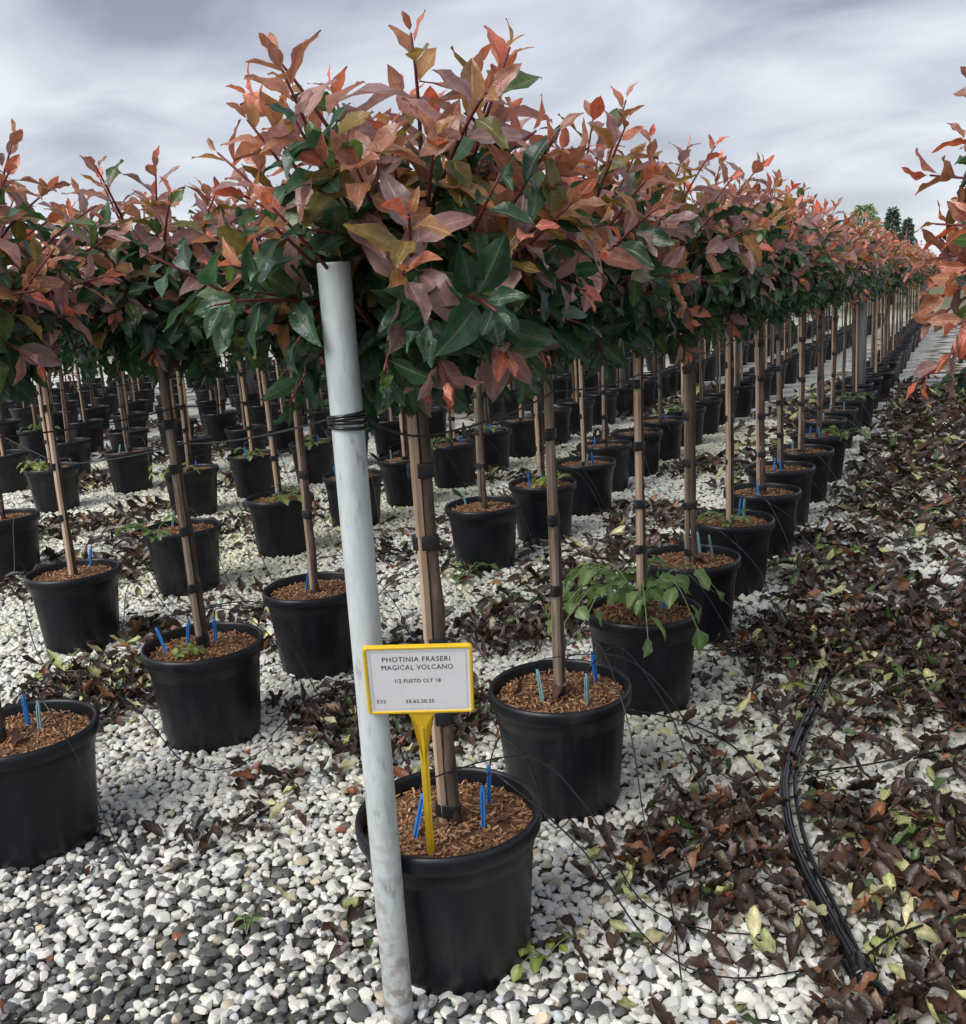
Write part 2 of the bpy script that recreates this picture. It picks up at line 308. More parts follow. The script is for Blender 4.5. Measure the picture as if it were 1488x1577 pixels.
# pebbles --------------------------------------------------------------
def rounded_cube(seed):
    r = np.random.default_rng(seed); g = [-1, 0, 1]; idx = {}; V = []
    for x in g:
        for y in g:
            for z in g:
                if x == y == z == 0: continue
                idx[(x, y, z)] = len(V); V.append((x, y, z))
    V = np.array(V, float); F = []
    for ax in range(3):
        for sgn in (-1, 1):
            o = [q for q in range(3) if q != ax]
            for u in (-1, 0):
                for v in (-1, 0):
                    c = []
                    for du, dv in ((0, 0), (1, 0), (1, 1), (0, 1)):
                        k = [0, 0, 0]; k[ax] = sgn; k[o[0]] = u+du; k[o[1]] = v+dv; c.append(idx[tuple(k)])
                    flip = (sgn < 0) ^ (ax == 1)
                    F.append(c[::-1] if flip else c)
    V = nrm(V)*(1+0.0*V); n = nrm(V)
    # cut by a few random planes for a crushed, worn stone
    for _ in range(9):
        d = nrm(r.normal(size=3)); h = r.uniform(0.48, 0.80); e = n@d; V = np.where((V@d > h)[:, None], V-d*((V@d)-h)[:, None]*0.85, V)
    V *= np.array([1.18, r.uniform(0.70, 1.0), r.uniform(0.55, 0.8)])
    return V, np.array(F)
t_ = (1+5**.5)/2
ICO_V = nrm(np.array([(-1,t_,0),(1,t_,0),(-1,-t_,0),(1,-t_,0),(0,-1,t_),(0,1,t_),(0,-1,-t_),(0,1,-t_),(t_,0,-1),(t_,0,1),(-t_,0,-1),(-t_,0,1)], float))
ICO_F = np.array([(0,11,5),(0,5,1),(0,1,7),(0,7,10),(0,10,11),(1,5,9),(5,11,4),(11,10,2),(10,7,6),(7,1,8),(3,9,4),(3,4,2),(3,2,6),(3,6,8),(3,8,9),(4,9,5),(2,4,11),(6,2,10),(8,6,7),(9,8,1)])
PEB = [rounded_cube(100+i) for i in range(10)]
def rotz(a):
    c, s = np.cos(a), np.sin(a); z = np.zeros_like(a); o = np.ones_like(a)
    return np.stack([np.stack([c, -s, z], -1), np.stack([s, c, z], -1), np.stack([z, z, o], -1)], -2)
def rotx(a):
    c, s = np.cos(a), np.sin(a); z = np.zeros_like(a); o = np.ones_like(a)
    return np.stack([np.stack([o, z, z], -1), np.stack([z, c, -s], -1), np.stack([z, s, c], -1)], -2)
def grid_points(cell, rmin, rmax, jit=0.5):
    a = np.arange(-rmax, rmax, cell); X, Y = np.meshgrid(a, a); X = X.ravel()+rng.uniform(-jit, jit, X.size)*cell; Y = Y.ravel()+rng.uniform(-jit, jit, Y.size)*cell
    d = np.hypot(X, Y); k = (d >= rmin) & (d < rmax) & (Y > 0.3); X = X[k]; Y = Y[k]
    px, dep = proj(np.stack([X, Y, np.zeros_like(X)], -1))
    k = (dep > 0.4) & (px[:, 0] > -200) & (px[:, 0] < 1488+200) & (px[:, 1] < 1577+260)
    return X[k], Y[k]
def peb_colour(x, y):
    n = len(x); base = np.array([0.75, 0.735, 0.675])*rng.uniform(0.74, 1.10, n)[:, None]
    base *= 1+rng.normal(0, 0.02, (n, 3))
    warm = rng.random(n) < 0.035; base[warm] = np.array([0.52, 0.45, 0.33])*rng.uniform(0.7, 1.2, warm.sum())[:, None]
    cool = rng.random(n) < 0.05; base[cool] = np.array([0.50, 0.52, 0.54])*rng.uniform(0.8, 1.2, cool.sum())[:, None]
    xr = x; fr = 0.025+0.38*np.clip((1.62-0.12*(x+0.8)-y)/0.35, 0, 1)*(0.45+1.1*vnoise(x, y, 4, 8))*np.clip((-0.35-x)/0.3, 0.25, 1)
    dark = rng.random(n) < fr; base[dark] = np.array([0.078, 0.078, 0.082])*rng.uniform(0.6, 1.8, dark.sum())[:, None]
    moss = (0.12+np.clip((vnoise(x, y, 1.7, 9)-0.35)*2.2, 0, 1)*0.55)*np.clip((y-1.55)/0.6, 0.15, 1)
    f = (moss*rng.uniform(0.3, 1, n))[:, None]; base = base*(1-f)+f*np.array([0.50, 0.52, 0.27])*rng.uniform(0.8, 1.15, n)[:, None]
    red = rng.random(n) < 0.003; base[red] = (0.28, 0.10, 0.05)
    return np.clip(base, 0.02, 0.82)
GAP = lambda x, y: vnoise(x, y, 3.1, 21)+0.35*vnoise(x, y, 9, 22)           # sandy bare spots
gx, gy = grid_points(0.0178, 0.9, 3.4)
keep = ~((GAP(gx, gy) > 1.20) & (rng.random(len(gx)) < 0.75) & (gy > 1.35)); gx, gy = gx[keep], gy[keep]
n = len(gx); sz = rng.uniform(0.0085, 0.0165, n)*np.where(rng.random(n) < 0.12, 1.3, 1); col = peb_colour(gx, gy)
Rm = rotz(rng.uniform(0, 6.28, n)) @ rotx(rng.normal(0, 0.35, n)) @ rotz(rng.uniform(0, 6.28, n)); zz = sz*rng.uniform(0.25, 0.85, n)
dist = np.hypot(gx, gy); var = rng.integers(0, 10, n)
inpx, _ = proj(np.stack([gx, gy, zz], -1)); pxv = (inpx[:, 0] > 0) & (inpx[:, 0] < 1488) & (inpx[:, 1] < 1577) & (litter_density(gx, gy) < 0.5)
cand = np.where(pxv)[0]; near = cand[np.argsort(dist[cand]/(sz[cand]/0.012)**0.6)[:300]]
isn = np.zeros(n, bool); isn[near] = True
# the largest pebbles in view are pieces of their own
PALC = {}
for i in near:
    q = tuple(np.round(col[i]*9)/9) ; key = (int(var[i]), q)
    if key not in PALC:
        V, F = PEB[var[i]]; PALC[key] = mesh_np('pebble', V, [F], MT['pebble'], np.tile(np.clip(col[i], 0.03, 0.8), (len(V), 1))); PALC[key].set_sharp_from_angle(angle=0.62)
    m4 = np.eye(4); m4[:3, :3] = Rm[i]*sz[i]; m4[:3, 3] = (gx[i], gy[i], zz[i])
    link('pebble', PALC[key], ground, mw=Matrix(m4.tolist()))
mb = MB()
for v in range(10):
    k = np.where((var == v) & ~isn)[0]; V, F = PEB[v]
    VV = np.einsum('nij,vj->nvi', Rm[k]*sz[k][:, None, None], V)+np.stack([gx[k], gy[k], zz[k]], -1)[:, None]
    FF = (F[None]+(np.arange(len(k))*len(V))[:, None, None]).reshape(-1, 4)
    mb.add(VV.reshape(-1, 3), [FF], np.repeat(col[k], len(V), 0))
gx, gy = grid_points(0.028, 3.4, 9.0); n = len(gx)
sz = rng.uniform(0.013, 0.023, n); col = np.clip(peb_colour(gx, gy)*1.08, 0.02, 0.82); zz = sz*rng.uniform(0.15, 0.5, n)
Rm = rotz(rng.uniform(0, 6.28, n)) @ rotx(rng.normal(0, 0.3, n))
sc = np.stack([sz, sz*rng.uniform(0.6, 0.95, n), sz*rng.uniform(0.5, 0.75, n)], -1)
OCT_V = np.array([(1,0,0),(-1,0,0),(0,1,0),(0,-1,0),(0,0,1),(0,0,-1)], float)*1.12; OCT_F = np.array([(0,2,4),(2,1,4),(1,3,4),(3,0,4),(2,0,5),(1,2,5),(3,1,5),(0,3,5)])
VV = np.einsum('nij,nvj->nvi', Rm, OCT_V[None]*sc[:, None]*rng.uniform(0.85, 1.15, (n, 6, 1)))+np.stack([gx, gy, zz], -1)[:, None]
mb.add(VV.reshape(-1, 3), [(OCT_F[None]+(np.arange(n)*6)[:, None, None]).reshape(-1, 3)], np.repeat(col, 6, 0))
gm = mb.mesh('gravel', MT['pebble']); gm.set_sharp_from_angle(angle=0.62); tag(link('gravel', gm, ground), kind='stuff')

# ------------------------------------------------------------------ leaves
def leaf_geo(seed, Lh=0.1, Wd=0.042, nr=7, nc=4, fold=0.35, curl=0.25, wave=0.10, serr=0.05, pet=0.12, twist=0.0):
    """leaf along +Y from the origin, upper side +Z; returns verts, quads, |u| (0 at midrib)"""
    r = np.random.default_rng(seed); ph = r.uniform(0, 6.28, 4)
    t = np.concatenate([[0.0], np.linspace(pet, 1, nr)]); V = []; U = []
    for i, ti in enumerate(t):
        s = max(0, (ti-pet)/(1-pet)); w = (math.sin(math.pi*min(1, s)**0.82)**0.85 if 0 < s < 1 else 0.0)
        w = max(w, 0.035 if i < len(t)-1 else 0.01)
        if i > 1: w *= 1+serr*r.uniform(-1, 1)
        for j in range(nc+1):
            u = 2*j/nc-1; x = u*w*Wd/2*(1+0.06*math.sin(7*ti+ph[0]*(1 if u > 0 else 2))+(0.03 if (i % 2) and abs(u) > 0.9 else 0))
            z = fold*abs(u)*w*Wd/2 + wave*Lh*0.35*abs(u)**1.6*math.sin(11.5*s+ph[1 if u > 0 else 2])*min(1, 3*s)
            y = ti*Lh; b = curl*ti*ti*Lh
            a = twist*ti; V.append((x*math.cos(a)-z*math.sin(a), y-0.35*curl*b, z*math.cos(a)+x*math.sin(a)-b)); U.append(abs(u))
    V = np.array(V); k = len(t)
    i, j = np.meshgrid(np.arange(k-1), np.arange(nc), indexing='ij'); w = nc+1
    F = np.stack([i*w+j, i*w+j+1, (i+1)*w+j+1, (i+1)*w+j], -1).reshape(-1, 4)
    return V, F, np.array(U), np.repeat(t, w)
LEAF_HI = [leaf_geo(i, nr=9, serr=0.035, fold=0.25+0.35*((i*37) % 10)/10, curl=0.05+0.5*((i*53) % 10)/10, wave=0.09+0.13*((i*71) % 10)/10, Wd=0.036+0.010*((i*29) % 10)/10, twist=(-0.3+0.6*((i*17) % 10)/10)) for i in range(12)]
LEAF_MID = [leaf_geo(i, nr=6, nc=2, fold=0.25+0.35*((i*37) % 10)/10, curl=0.05+0.5*((i*53) % 10)/10, wave=0.12, Wd=0.036+0.01*((i*29) % 10)/10, serr=0.04) for i in range(10)]
LEAF_LO = [leaf_geo(i, nr=4, nc=2, fold=0.25+0.35*((i*37) % 10)/10, curl=0.05+0.5*((i*53) % 10)/10, wave=0.14, Wd=0.040+0.01*((i*29) % 10)/10, serr=0.08) for i in range(8)]
PAL = {  # leaf colours, red flush above, green below; mauve has grey sky sheen painted in
 'coral': [(0.50, 0.135, 0.085), (0.45, 0.15, 0.09), (0.54, 0.20, 0.125)],
 'copper': [(0.34, 0.150, 0.092), (0.30, 0.130, 0.090), (0.37, 0.175, 0.095), (0.30, 0.155, 0.062), (0.27, 0.13, 0.085)],
 'mauve': [(0.27, 0.165, 0.157), (0.32, 0.195, 0.182), (0.23, 0.15, 0.146), (0.31, 0.165, 0.152)],
 'olive': [(0.19, 0.14, 0.040), (0.21, 0.145, 0.042), (0.15, 0.14, 0.042)],
 'green': [(0.022, 0.062, 0.031), (0.028, 0.075, 0.035), (0.018, 0.050, 0.027), (0.040, 0.092, 0.040)],
 'lgreen': [(0.055, 0.12, 0.028), (0.045, 0.10, 0.03), (0.08, 0.14, 0.035)]}
PALL = [(k, i) for k in PAL for i in range(len(PAL[k]))]; PID = {k: i for i, k in enumerate(PALL)}
def leaf_cols(pid, U, T):
    k, i = PALL[pid]; c = np.array(PAL[k][i]); rib = c*1.5+np.array([0.05, 0.02, 0.01]) if k != 'green' else c*2.0+0.01
    f = np.clip(1-U*3, 0, 1)[:, None]*0.6; e = np.clip((U-0.6)/0.4, 0, 1)[:, None]*0.25
    out = c*(1-f)+rib*f; out = out*(1+e*(0.5 if k in ('copper', 'mauve', 'coral') else 0.15))
    return np.concatenate([out*(0.92+0.16*T[:, None]), U[:, None]], 1)
LEAFMESH = {}
def leaf_mesh(shape, pid):
    if (shape, pid) not in LEAFMESH:
        V, F, U, T = LEAF_HI[shape]; LEAFMESH[(shape, pid)] = mesh_np('leaf', V, [F], MT['leaf'], leaf_cols(pid, U, T))
    return LEAFMESH[(shape, pid)]
def basis(d, nn):
    y = nrm(d); x = nrm(np.cross(y, nn)); z = np.cross(x, y); return np.stack([x, y, z], -1)
def join_leaves(mb, B, P, sc, shape, pid, lib):
    for s in range(len(lib)):
        V, F, U, T = lib[s]; k = np.where(shape % len(lib) == s)[0]
        if not len(k): continue
        VV = np.einsum('nij,vj->nvi', B[k]*sc[k][:, None, None], V)+P[k][:, None]
        cc = np.concatenate([leaf_cols(pid[q], U, T)*np.array([1, 1, 1, 0])*rng.uniform(0.8, 1.2)+leaf_cols(pid[q], U, T)*np.array([0, 0, 0, 1]) for q in k])
        mb.add(VV.reshape(-1, 3), [(F[None]+(np.arange(len(k))*len(V))[:, None, None]).reshape(-1, 4)], cc)
def crown_plan(seed, nshoot=58, targets=(), per=(11, 15), fill=180, top=1.05, cz=1.30, rad=0.335, redoff=0.0):
    """shoots and leaves in the tree's own frame (z from the ground). Returns twig polylines and leaf rows"""
    r = np.random.default_rng(seed); shoots = []
    ga = 2.39996; off = r.uniform(0, 6.28)
    for i in range(nshoot):
        f = (i+0.5)/nshoot; sz_ = -0.90+1.84*f; el = math.asin(np.clip(sz_, -1, 0.97)); az = i*ga+off+r.normal(0, 0.2)
        rr = rad*(r.uniform(0.80, 1.12) if sz_ > 0 else r.uniform(0.75, 1.0)); rz = rr*(r.uniform(0.82, 1.02) if sz_ > 0 else 1.02)
        rz = min(rz, 0.27/max(0.01, math.sin(el))) if sz_ > 0 else rz
        shoots.append((np.array([math.cos(el)*math.cos(az)*rr, math.cos(el)*math.sin(az)*rr, cz+math.sin(el)*rz]), sz_))
    for tg in targets: shoots.append((np.asarray(tg, float), (tg[2]-cz)/rad))
    twigs = []; Lf = []
    for end, e in shoots:
        st = np.array([r.normal(0, 0.008), r.normal(0, 0.008), r.uniform(top-0.02, top+0.17)])
        if e < -0.2: st[2] = r.uniform(top-0.03, top+0.05)+0.10
        out = end-st; mid = st+out*0.5+np.array([0, 0, 0.05 if e > -0.3 else 0.09])+r.normal(0, 0.018, 3)
        tt = np.linspace(0, 1, 9)[:, None]; P = (1-tt)**2*st+2*tt*(1-tt)*mid+tt**2*end
        twigs.append(P)
        nl = r.integers(per[0], per[1]+1); red = e+r.normal(0, 0.24) > -0.04-redoff; redtip = red or r.random() < 0.26
        a0 = r.uniform(0, 6.28)
        for q in range(nl):
            s = 1-0.66*(q/nl)**1.05 if q else 1.0; s = max(0.25, s+r.normal(0, 0.01)); s = min(s, 1)
            p = (1-s)**2*st+2*s*(1-s)*mid+s*s*end; T = nrm(2*(1-s)*(mid-st)+2*s*(end-mid))
            a = a0+q*2.4; ref = nrm(np.cross(T, [0.3, 0.2, 1])); ref2 = np.cross(T, ref); side = math.cos(a)*ref+math.sin(a)*ref2
            spread = 0.25+0.30*min(q, 5)/2.2
            if red:
                d = T*(1.0-0.10*min(q, 7))+side*spread*1.2+np.array([0, 0, 0.12])
                if q < 3: kind = 'coral' if r.random() < 0.38 else 'copper'
                else:
                    u = r.random()
                    kind = ('copper' if u < 0.40 else 'mauve' if u < 0.80 else 'olive' if u < 0.93 else 'lgreen')
                    if q > 9: kind = ('mauve' if u < 0.2 else 'olive' if u < 0.4 else 'green' if u < 0.85 else 'lgreen')
            else:
                d = T*0.7+side*spread*1.2+np.array([0, 0, -0.35])
                u = r.random(); kind = 'green' if u < 0.86 else 'lgreen'
                if redtip and q < 5: kind = 'coral' if q < 2 else 'mauve'
            ln = (0.42+0.16*q if q < 4 else r.uniform(0.9, 1.22)) * (1.0 if red else 0.92)
            ln = min(ln, 1.2)*r.uniform(0.76, 1.06)
            nn = T-nrm(d)*np.dot(T, nrm(d))+np.array([0, 0, 0.45 if not red else 0.3])+r.normal(0, 0.25, 3)
            Lf.append((p, nrm(d), nn, ln, kind, r.integers(0, 12), PID[(kind, r.integers(0, len(PAL[kind])))]))
    for _ in range(fill):                                     # inner green leaves on the older wood
        P = twigs[r.integers(0, len(twigs))]; p = P[r.integers(3, 7)]+r.normal(0, 0.02, 3)
        if p[2] > cz+0.12: continue
        d = nrm(p-np.array([0, 0, top+0.15]))*0.7+r.normal(0, 0.45, 3)+np.array([0, 0, -0.25])
        kind = 'green' if r.random() < 0.9 else 'lgreen'
        Lf.append((p, nrm(d), np.array([0, 0, 1])+r.normal(0, 0.4, 3), r.uniform(0.8, 1.1), kind, r.integers(0, 12), PID[(kind, r.integers(0, len(PAL[kind])))]))
    P = np.array([l[0] for l in Lf]); B = basis(np.array([l[1] for l in Lf]), np.array([l[2] for l in Lf]))
    return twigs, P, B, np.array([l[3] for l in Lf]), np.array([l[5] for l in Lf]), np.array([l[6] for l in Lf])
def twig_mesh(mb, twigs, n=5):
    for P in twigs:
        k = len(P); f = np.linspace(0, 1, k)[:, None]
        mb.tube(P, np.linspace(0.0058, 0.0017, k), n, np.array([0.060, 0.040, 0.028])*(1-f)+np.array([0.16, 0.022, 0.026])*f)

# ------------------------------------------------------------------ parts of a potted tree
RIM, PTH = 0.170, 0.292
def pot_mod(V, a):
    k, n, _ = V.shape
    for i in range(k):
        z = V[i, 0, 2]; rr = np.hypot(V[i, :, 0], V[i, :, 1])
        if z < 0.015 and i > 0: pass
        if 0.02 < z < 0.225 and rr[0] > 0.13: V[i, :, :2] *= (1-0.008*(np.abs(np.sin(a*9)) < 0.22))[:, None]
    return V
mbp = MB()
mbp.lathe([(0.0, 0.012), (0.120, 0.012), (0.126, 0.003), (0.131, 0.0), (0.1335, 0.004), (0.1345, 0.024), (0.1355, 0.030), (0.1525, 0.215), (0.1530, 0.222), (0.1560, 0.226), (0.1580, 0.252),
           (0.1665, 0.2555), (0.1690, 0.258), (0.1705, 0.268), (0.1705, 0.282), (0.1685, 0.2895), (0.1645, 0.292), (0.1605, 0.290), (0.1590, 0.284), (0.1560, 0.255), (0.1530, 0.235), (0.0, 0.234)], 96, mod=pot_mod)
POT = mbp.mesh('pot', MT['pot'])
def soil_mesh(seed, n=950):
    r = np.random.default_rng(seed); mb = MB(); rings = 9; seg = 40
    prof = [(0.1555*i/rings, 0) for i in range(rings+1)]
    a = np.arange(seg)*2*math.pi/seg; V = [(0, 0, 0.262)]
    for i in range(1, rings+1):
        for x in a:
            q = 0.1562*i/rings; V.append((q*math.cos(x), q*math.sin(x), 0.258+0.006*(1-(i/rings)**2)+0.009*(vnoise(q*math.cos(x)+seed, q*math.sin(x), 28, seed)-0.5)))
    F3 = [(0, 1+j, 1+(j+1) % seg) for j in range(seg)]; F4 = [(1+(i-1)*seg+j, 1+i*seg+j, 1+i*seg+(j+1) % seg, 1+(i-1)*seg+(j+1) % seg) for i in range(1, rings) for j in range(seg)]
    soil = mesh_np('soil', V, [np.array(F3), np.array(F4)], MT['soil'])
    for _ in range(n):
        q = 0.150*math.sqrt(r.random()); x = r.uniform(0, 6.28); p = (q*math.cos(x), q*math.sin(x), 0.264+r.uniform(-0.003, 0.006)+0.004*(1-q/0.15))
        Rr = (rotz(np.array([r.uniform(0, 6.28)])) @ rotx(np.array([r.normal(0, 0.45)])))[0]
        c = np.array([(0.44, 0.235, 0.11), (0.33, 0.155, 0.07), (0.50, 0.32, 0.18), (0.15, 0.07, 0.035), (0.27, 0.12, 0.06)][r.integers(0, 5)])*r.uniform(0.7, 1.2)
        mb.box(p, (r.uniform(0.0016, 0.0042), r.uniform(0.006, 0.018), r.uniform(0.001, 0.0026)), Rr, c)
    return soil, mb.mesh('bark_chips', MT['chip'], smooth=False)
SOILS = [soil_mesh(s) for s in (1, 2)]
def wob(seed, z0, z1, x0, k=12, amp=0.003):
    r = np.random.default_rng(seed); z = np.linspace(z0, z1, k); return np.stack([x0+np.cumsum(r.normal(0, amp*0.45, k)), np.cumsum(r.normal(0, amp*0.45, k)), z], -1)
TRUNKS = []; STAKES = []
for s in range(5):
    mb = MB(); P = wob(40+s, 0.250, 1.16, 0.012, 16, 0.004); P[:, 0] -= P[0, 0]-0.0105
    rad_ = np.linspace(0.0112, 0.0088, 16)*(1+0.10*np.random.default_rng(60+s).normal(size=16)); rad_[0] *= 1.3; mb.tube(P, rad_, 10); TRUNKS.append((mb.mesh('trunk', MT['bark']), P))
    mb = MB(); P = wob(80+s, 0.246, 1.07, -0.0118, 10, 0.0015); mb.tube(P, np.full(10, 0.0112), 6, flat=0.80); STAKES.append(mb.mesh('support_stake', MT['stake'] if s % 5 not in (1, 3) else MT['stake2'], smooth=False))
mb = MB(); a = np.arange(14)*2*math.pi/14
mb.lathe([(0.0, 0.0125), (0.97, 0.0125), (1.0, 0.0115), (1.0, 0.003), (0.985, 0.001), (1.0, -0.002), (1.0, -0.0115), (0.97, -0.0125), (0, -0.0125)], 18); TIE = mb.mesh('tie', MT['tape'])
TIE.transform(Matrix.Diagonal((0.0245, 0.0131, 1.0, 1)))
# crowns shared by the trees too far to tell their leaves apart
FAR = []; MIDC = []
for s in range(6):
    tw, P, B, sc, sh, pid = crown_plan(500+s, nshoot=44, per=(8, 11), fill=90); mb = MB(); twig_mesh(mb, tw, 3); join_leaves(mb, B, P, sc*1.08, sh, pid, LEAF_LO); FAR.append(mb.mesh('crown', MT['leaf']))
for s in range(5):
    tw, P, B, sc, sh, pid = crown_plan(600+s, nshoot=48, per=(9, 13), fill=110); mb = MB(); twig_mesh(mb, tw, 4); join_leaves(mb, B, P, sc, sh, pid, LEAF_MID); MIDC.append(mb.mesh('crown', MT['leaf']))
IMG_ANG = math.atan2(RIGHT[1], RIGHT[0])
def potted_tree(x, y, label, rank, nleaf=0, seed=0, targets=(), ang=None, prune=None, plan=None):
    r = np.random.default_rng(seed+9000)
    ang = r.uniform(0, 6.28) if ang is None else ang
    t = link('potted_tree', None, loc=(x, y, 0.004)); t.empty_display_size = 0.1
    tag(t, label, 'tree', 'red-topped trees standing in black pots')
    lean = (r.normal(0, 0.012), r.normal(0, 0.012))
    pr = r.uniform(0, 6.28); p = link('pot', POT, t); p.rotation_euler = (r.normal(0, 0.010), r.normal(0, 0.010), pr)
    so_, ch = SOILS[seed % 2]; q = link('soil', so_, t); q.rotation_euler.z = pr
    if rank < 3: q = tag(link('bark_chips', ch, t), kind='stuff'); q.rotation_euler.z = pr
    v = seed % 5
    tofs = (-0.05*RIGHT[0], -0.05*RIGHT[1]) if seed == 55 else (0, 0)       # planted off centre
    M4 = Matrix.Translation((tofs[0], tofs[1], 0.25)) @ Matrix.Rotation(lean[0], 4, 'X') @ Matrix.Rotation(lean[1], 4, 'Y') @ Matrix.Translation((0, 0, -0.25)) @ Matrix.Rotation(ang, 4, 'Z')
    tr = link('trunk', TRUNKS[v][0], t, mw=M4)
    if rank < 4: link('support_stake', STAKES[v], t, mw=M4)
    if rank < 3:
        TP = TRUNKS[v][1]
        for z in ([0.30, 0.46, 0.62, 0.79, 0.94] if seed % 3 else [0.27, 0.52, 0.68, 0.90]):
            z += r.normal(0, 0.012); tx = np.interp(z, TP[:, 2], TP[:, 0]); ty = np.interp(z, TP[:, 2], TP[:, 1])
            link('tie', TIE, t, mw=M4 @ Matrix.Translation((tx*0.5-0.007, ty*0.5, z)) @ Matrix.Rotation(r.normal(0, 0.08), 4, 'Y'))
    if nleaf:
        tw, P, B, sc, sh, pid = crown_plan(seed+1000, targets=[np.asarray(g)-np.array([x, y, 0.004]) for g in targets], **(plan or {}))
        mb = MB(); twig_mesh(mb, tw, 6); cr_ = link('crown', mb.mesh('crown_twigs', MT['twig']), t)
        if prune is not None:
            ok = prune(P+np.array([x, y, 0.004]), B, sc); P, B, sc, sh, pid = P[ok], B[ok], sc[ok], sh[ok], pid[ok]
        Pw = P+B[:, :, 1]*0.05*sc[:, None]; toc = nrm(CAM-np.array([x, y, 1.34]))
        px, dep = proj(Pw+np.array([x, y, 0])); inv = (px[:, 0] > -40) & (px[:, 0] < 1528)
        score = (Pw-np.array([0, 0, 1.34]))@toc + 0.25*np.linalg.norm(Pw-np.array([0, 0, 1.34]), axis=1) + 0.05*sc - 10*(~inv)
        best = np.argsort(-score)[:nleaf]; rest = np.ones(len(P), bool); rest[best] = False
        for i in best:
            m4 = np.eye(4); m4[:3, :3] = B[i]*sc[i]; m4[:3, 3] = P[i]
            link('leaf', leaf_mesh(int(sh[i]), int(pid[i])), cr_, mw=Matrix(m4.tolist()))
        if rest.any():
            mb = MB(); join_leaves(mb, B[rest], P[rest], sc[rest], sh[rest], pid[rest], LEAF_MID); tag(link('foliage', mb.mesh('foliage', MT['leaf']), t), kind='stuff')
    else:
        me = MIDC[seed % 5] if rank < 3 else FAR[seed % 6]
        c_ = link('crown', me, t); c_.rotation_euler.z = r.uniform(0, 6.28); k = r.uniform(0.93, 1.07); c_.scale = (k*r.uniform(0.95, 1.06), k, 1+(k-1)*0.4); tag(c_, kind='stuff')
    return t

# ------------------------------------------------------------------ rows of trees
ROWX = [-0.79, -1.89, -3.00, -4.15, -5.27, -6.38, -7.50, -8.62, -9.74, -10.86, -11.98, -13.1]
KNOWN = {0: [(-0.78, 1.43), (-0.79, 2.04), (-0.76, 2.65), (-0.75, 3.24), (-0.73, 3.84), (-0.70, 4.42), (-0.70, 5.02), (-0.67, 5.58)],
         1: [(-1.90, 1.44), (-1.88, 2.05), (-1.88, 2.61), (-1.86, 3.93), (-1.78, 4.47), (-1.76, 5.08)],
         2: [(-2.94, 2.56), (-3.03, 3.26), (-2.99, 3.93), (-2.95, 4.55), (-2.92, 5.12), (-2.88, 5.68)],
         3: [(-4.19, 3.28), (-4.16, 4.61), (-4.11, 5.17), (-3.98, 5.68)],
         4: [(-5.28, 4.56), (-5.24, 5.20), (-5.2, 5.8)]}
YEND = 23.0; SPOTS = []
for k, x0 in enumerate(ROWX):
    pts = list(KNOWN.get(k, [])); y = pts[-1][1] if pts else max(2.0, 0.74*abs(x0)-0.2)
    if not pts: y = 1.43+math.floor((y-1.43)/0.6)*0.6
    lim = YEND if k < 5 else (18.5 if k < 8 else 16.0)
    while y < lim-0.6:
        y += 0.6; pts.append((x0+0.02*(y-1.43)+rng.normal(0, 0.02), y+rng.normal(0, 0.025)))
    kk = 0
    for (x, yy) in pts:
        px, dep = proj(np.array([[x, yy, 1.3], [x, yy, 0.3]]))
        if px[:, 0].max() < -230 or px[:, 0].min() > 1650: continue
        if k and kk > 3 and rng.random() < 0.03: continue
        SPOTS.append((k, kk, x, yy, math.hypot(x, yy))); kk += 1
DETAIL = {(0, 0): 300, (0, 1): 300, (0, 2): 260, (0, 3): 190, (0, 4): 130, (0, 5): 80, (1, 0): 230, (1, 1): 260, (1, 2): 240, (1, 3): 90, (2, 0): 170, (2, 1): 140, (2, 2): 90}
T1 = lambda px, py, dd: at(px, py, dist=1.63+dd)
TGT = {(0, 0): [T1(738, 100, -0.02), T1(405, 165, -0.05), T1(545, 225, -0.08), T1(335, 235, 0.05), T1(215, 385, -0.12) , T1(630, 330, -0.38), T1(765, 480, -0.36), T1(330, 470, -0.22),
                T1(455, 190, 0.15), T1(670, 170, 0.05), T1(870, 220, 0.06), T1(780, 180, 0.12), T1(600, 210, -0.15), T1(900, 300, -0.12), T1(820, 350, -0.25), T1(670, 210, -0.25), T1(500, 250, -0.25), T1(420, 320, -0.28), T1(620, 420, -0.33), T1(770, 270, -0.28), T1(600, 590, -0.22), T1(690, 590, -0.25), T1(640, 615, -0.12), T1(720, 520, -0.1), T1(590, 510, 0.0), T1(660, 500, -0.3), T1(480, 560, -0.02), T1(440, 500, -0.12), T1(800, 500, -0.12)]}
def clear_pole(P, B, sc):                      # the leaves grow round the pole, not through it or over its front
    ok = np.ones(len(P), bool); to = nrm(np.array([-0.797, 1.230]))
    for f in (0.0, 0.03, 0.06, 0.09, 0.115):
        q = P+B[:, :, 1]*(f*sc)[:, None]; u = q[:, :2]@to; v = q[:, 1]*to[0]-q[:, 0]*to[1]
        ok &= ~((np.abs(v) < 0.040) & (u < 1.50) & (q[:, 2] < 1.29))
    return ok
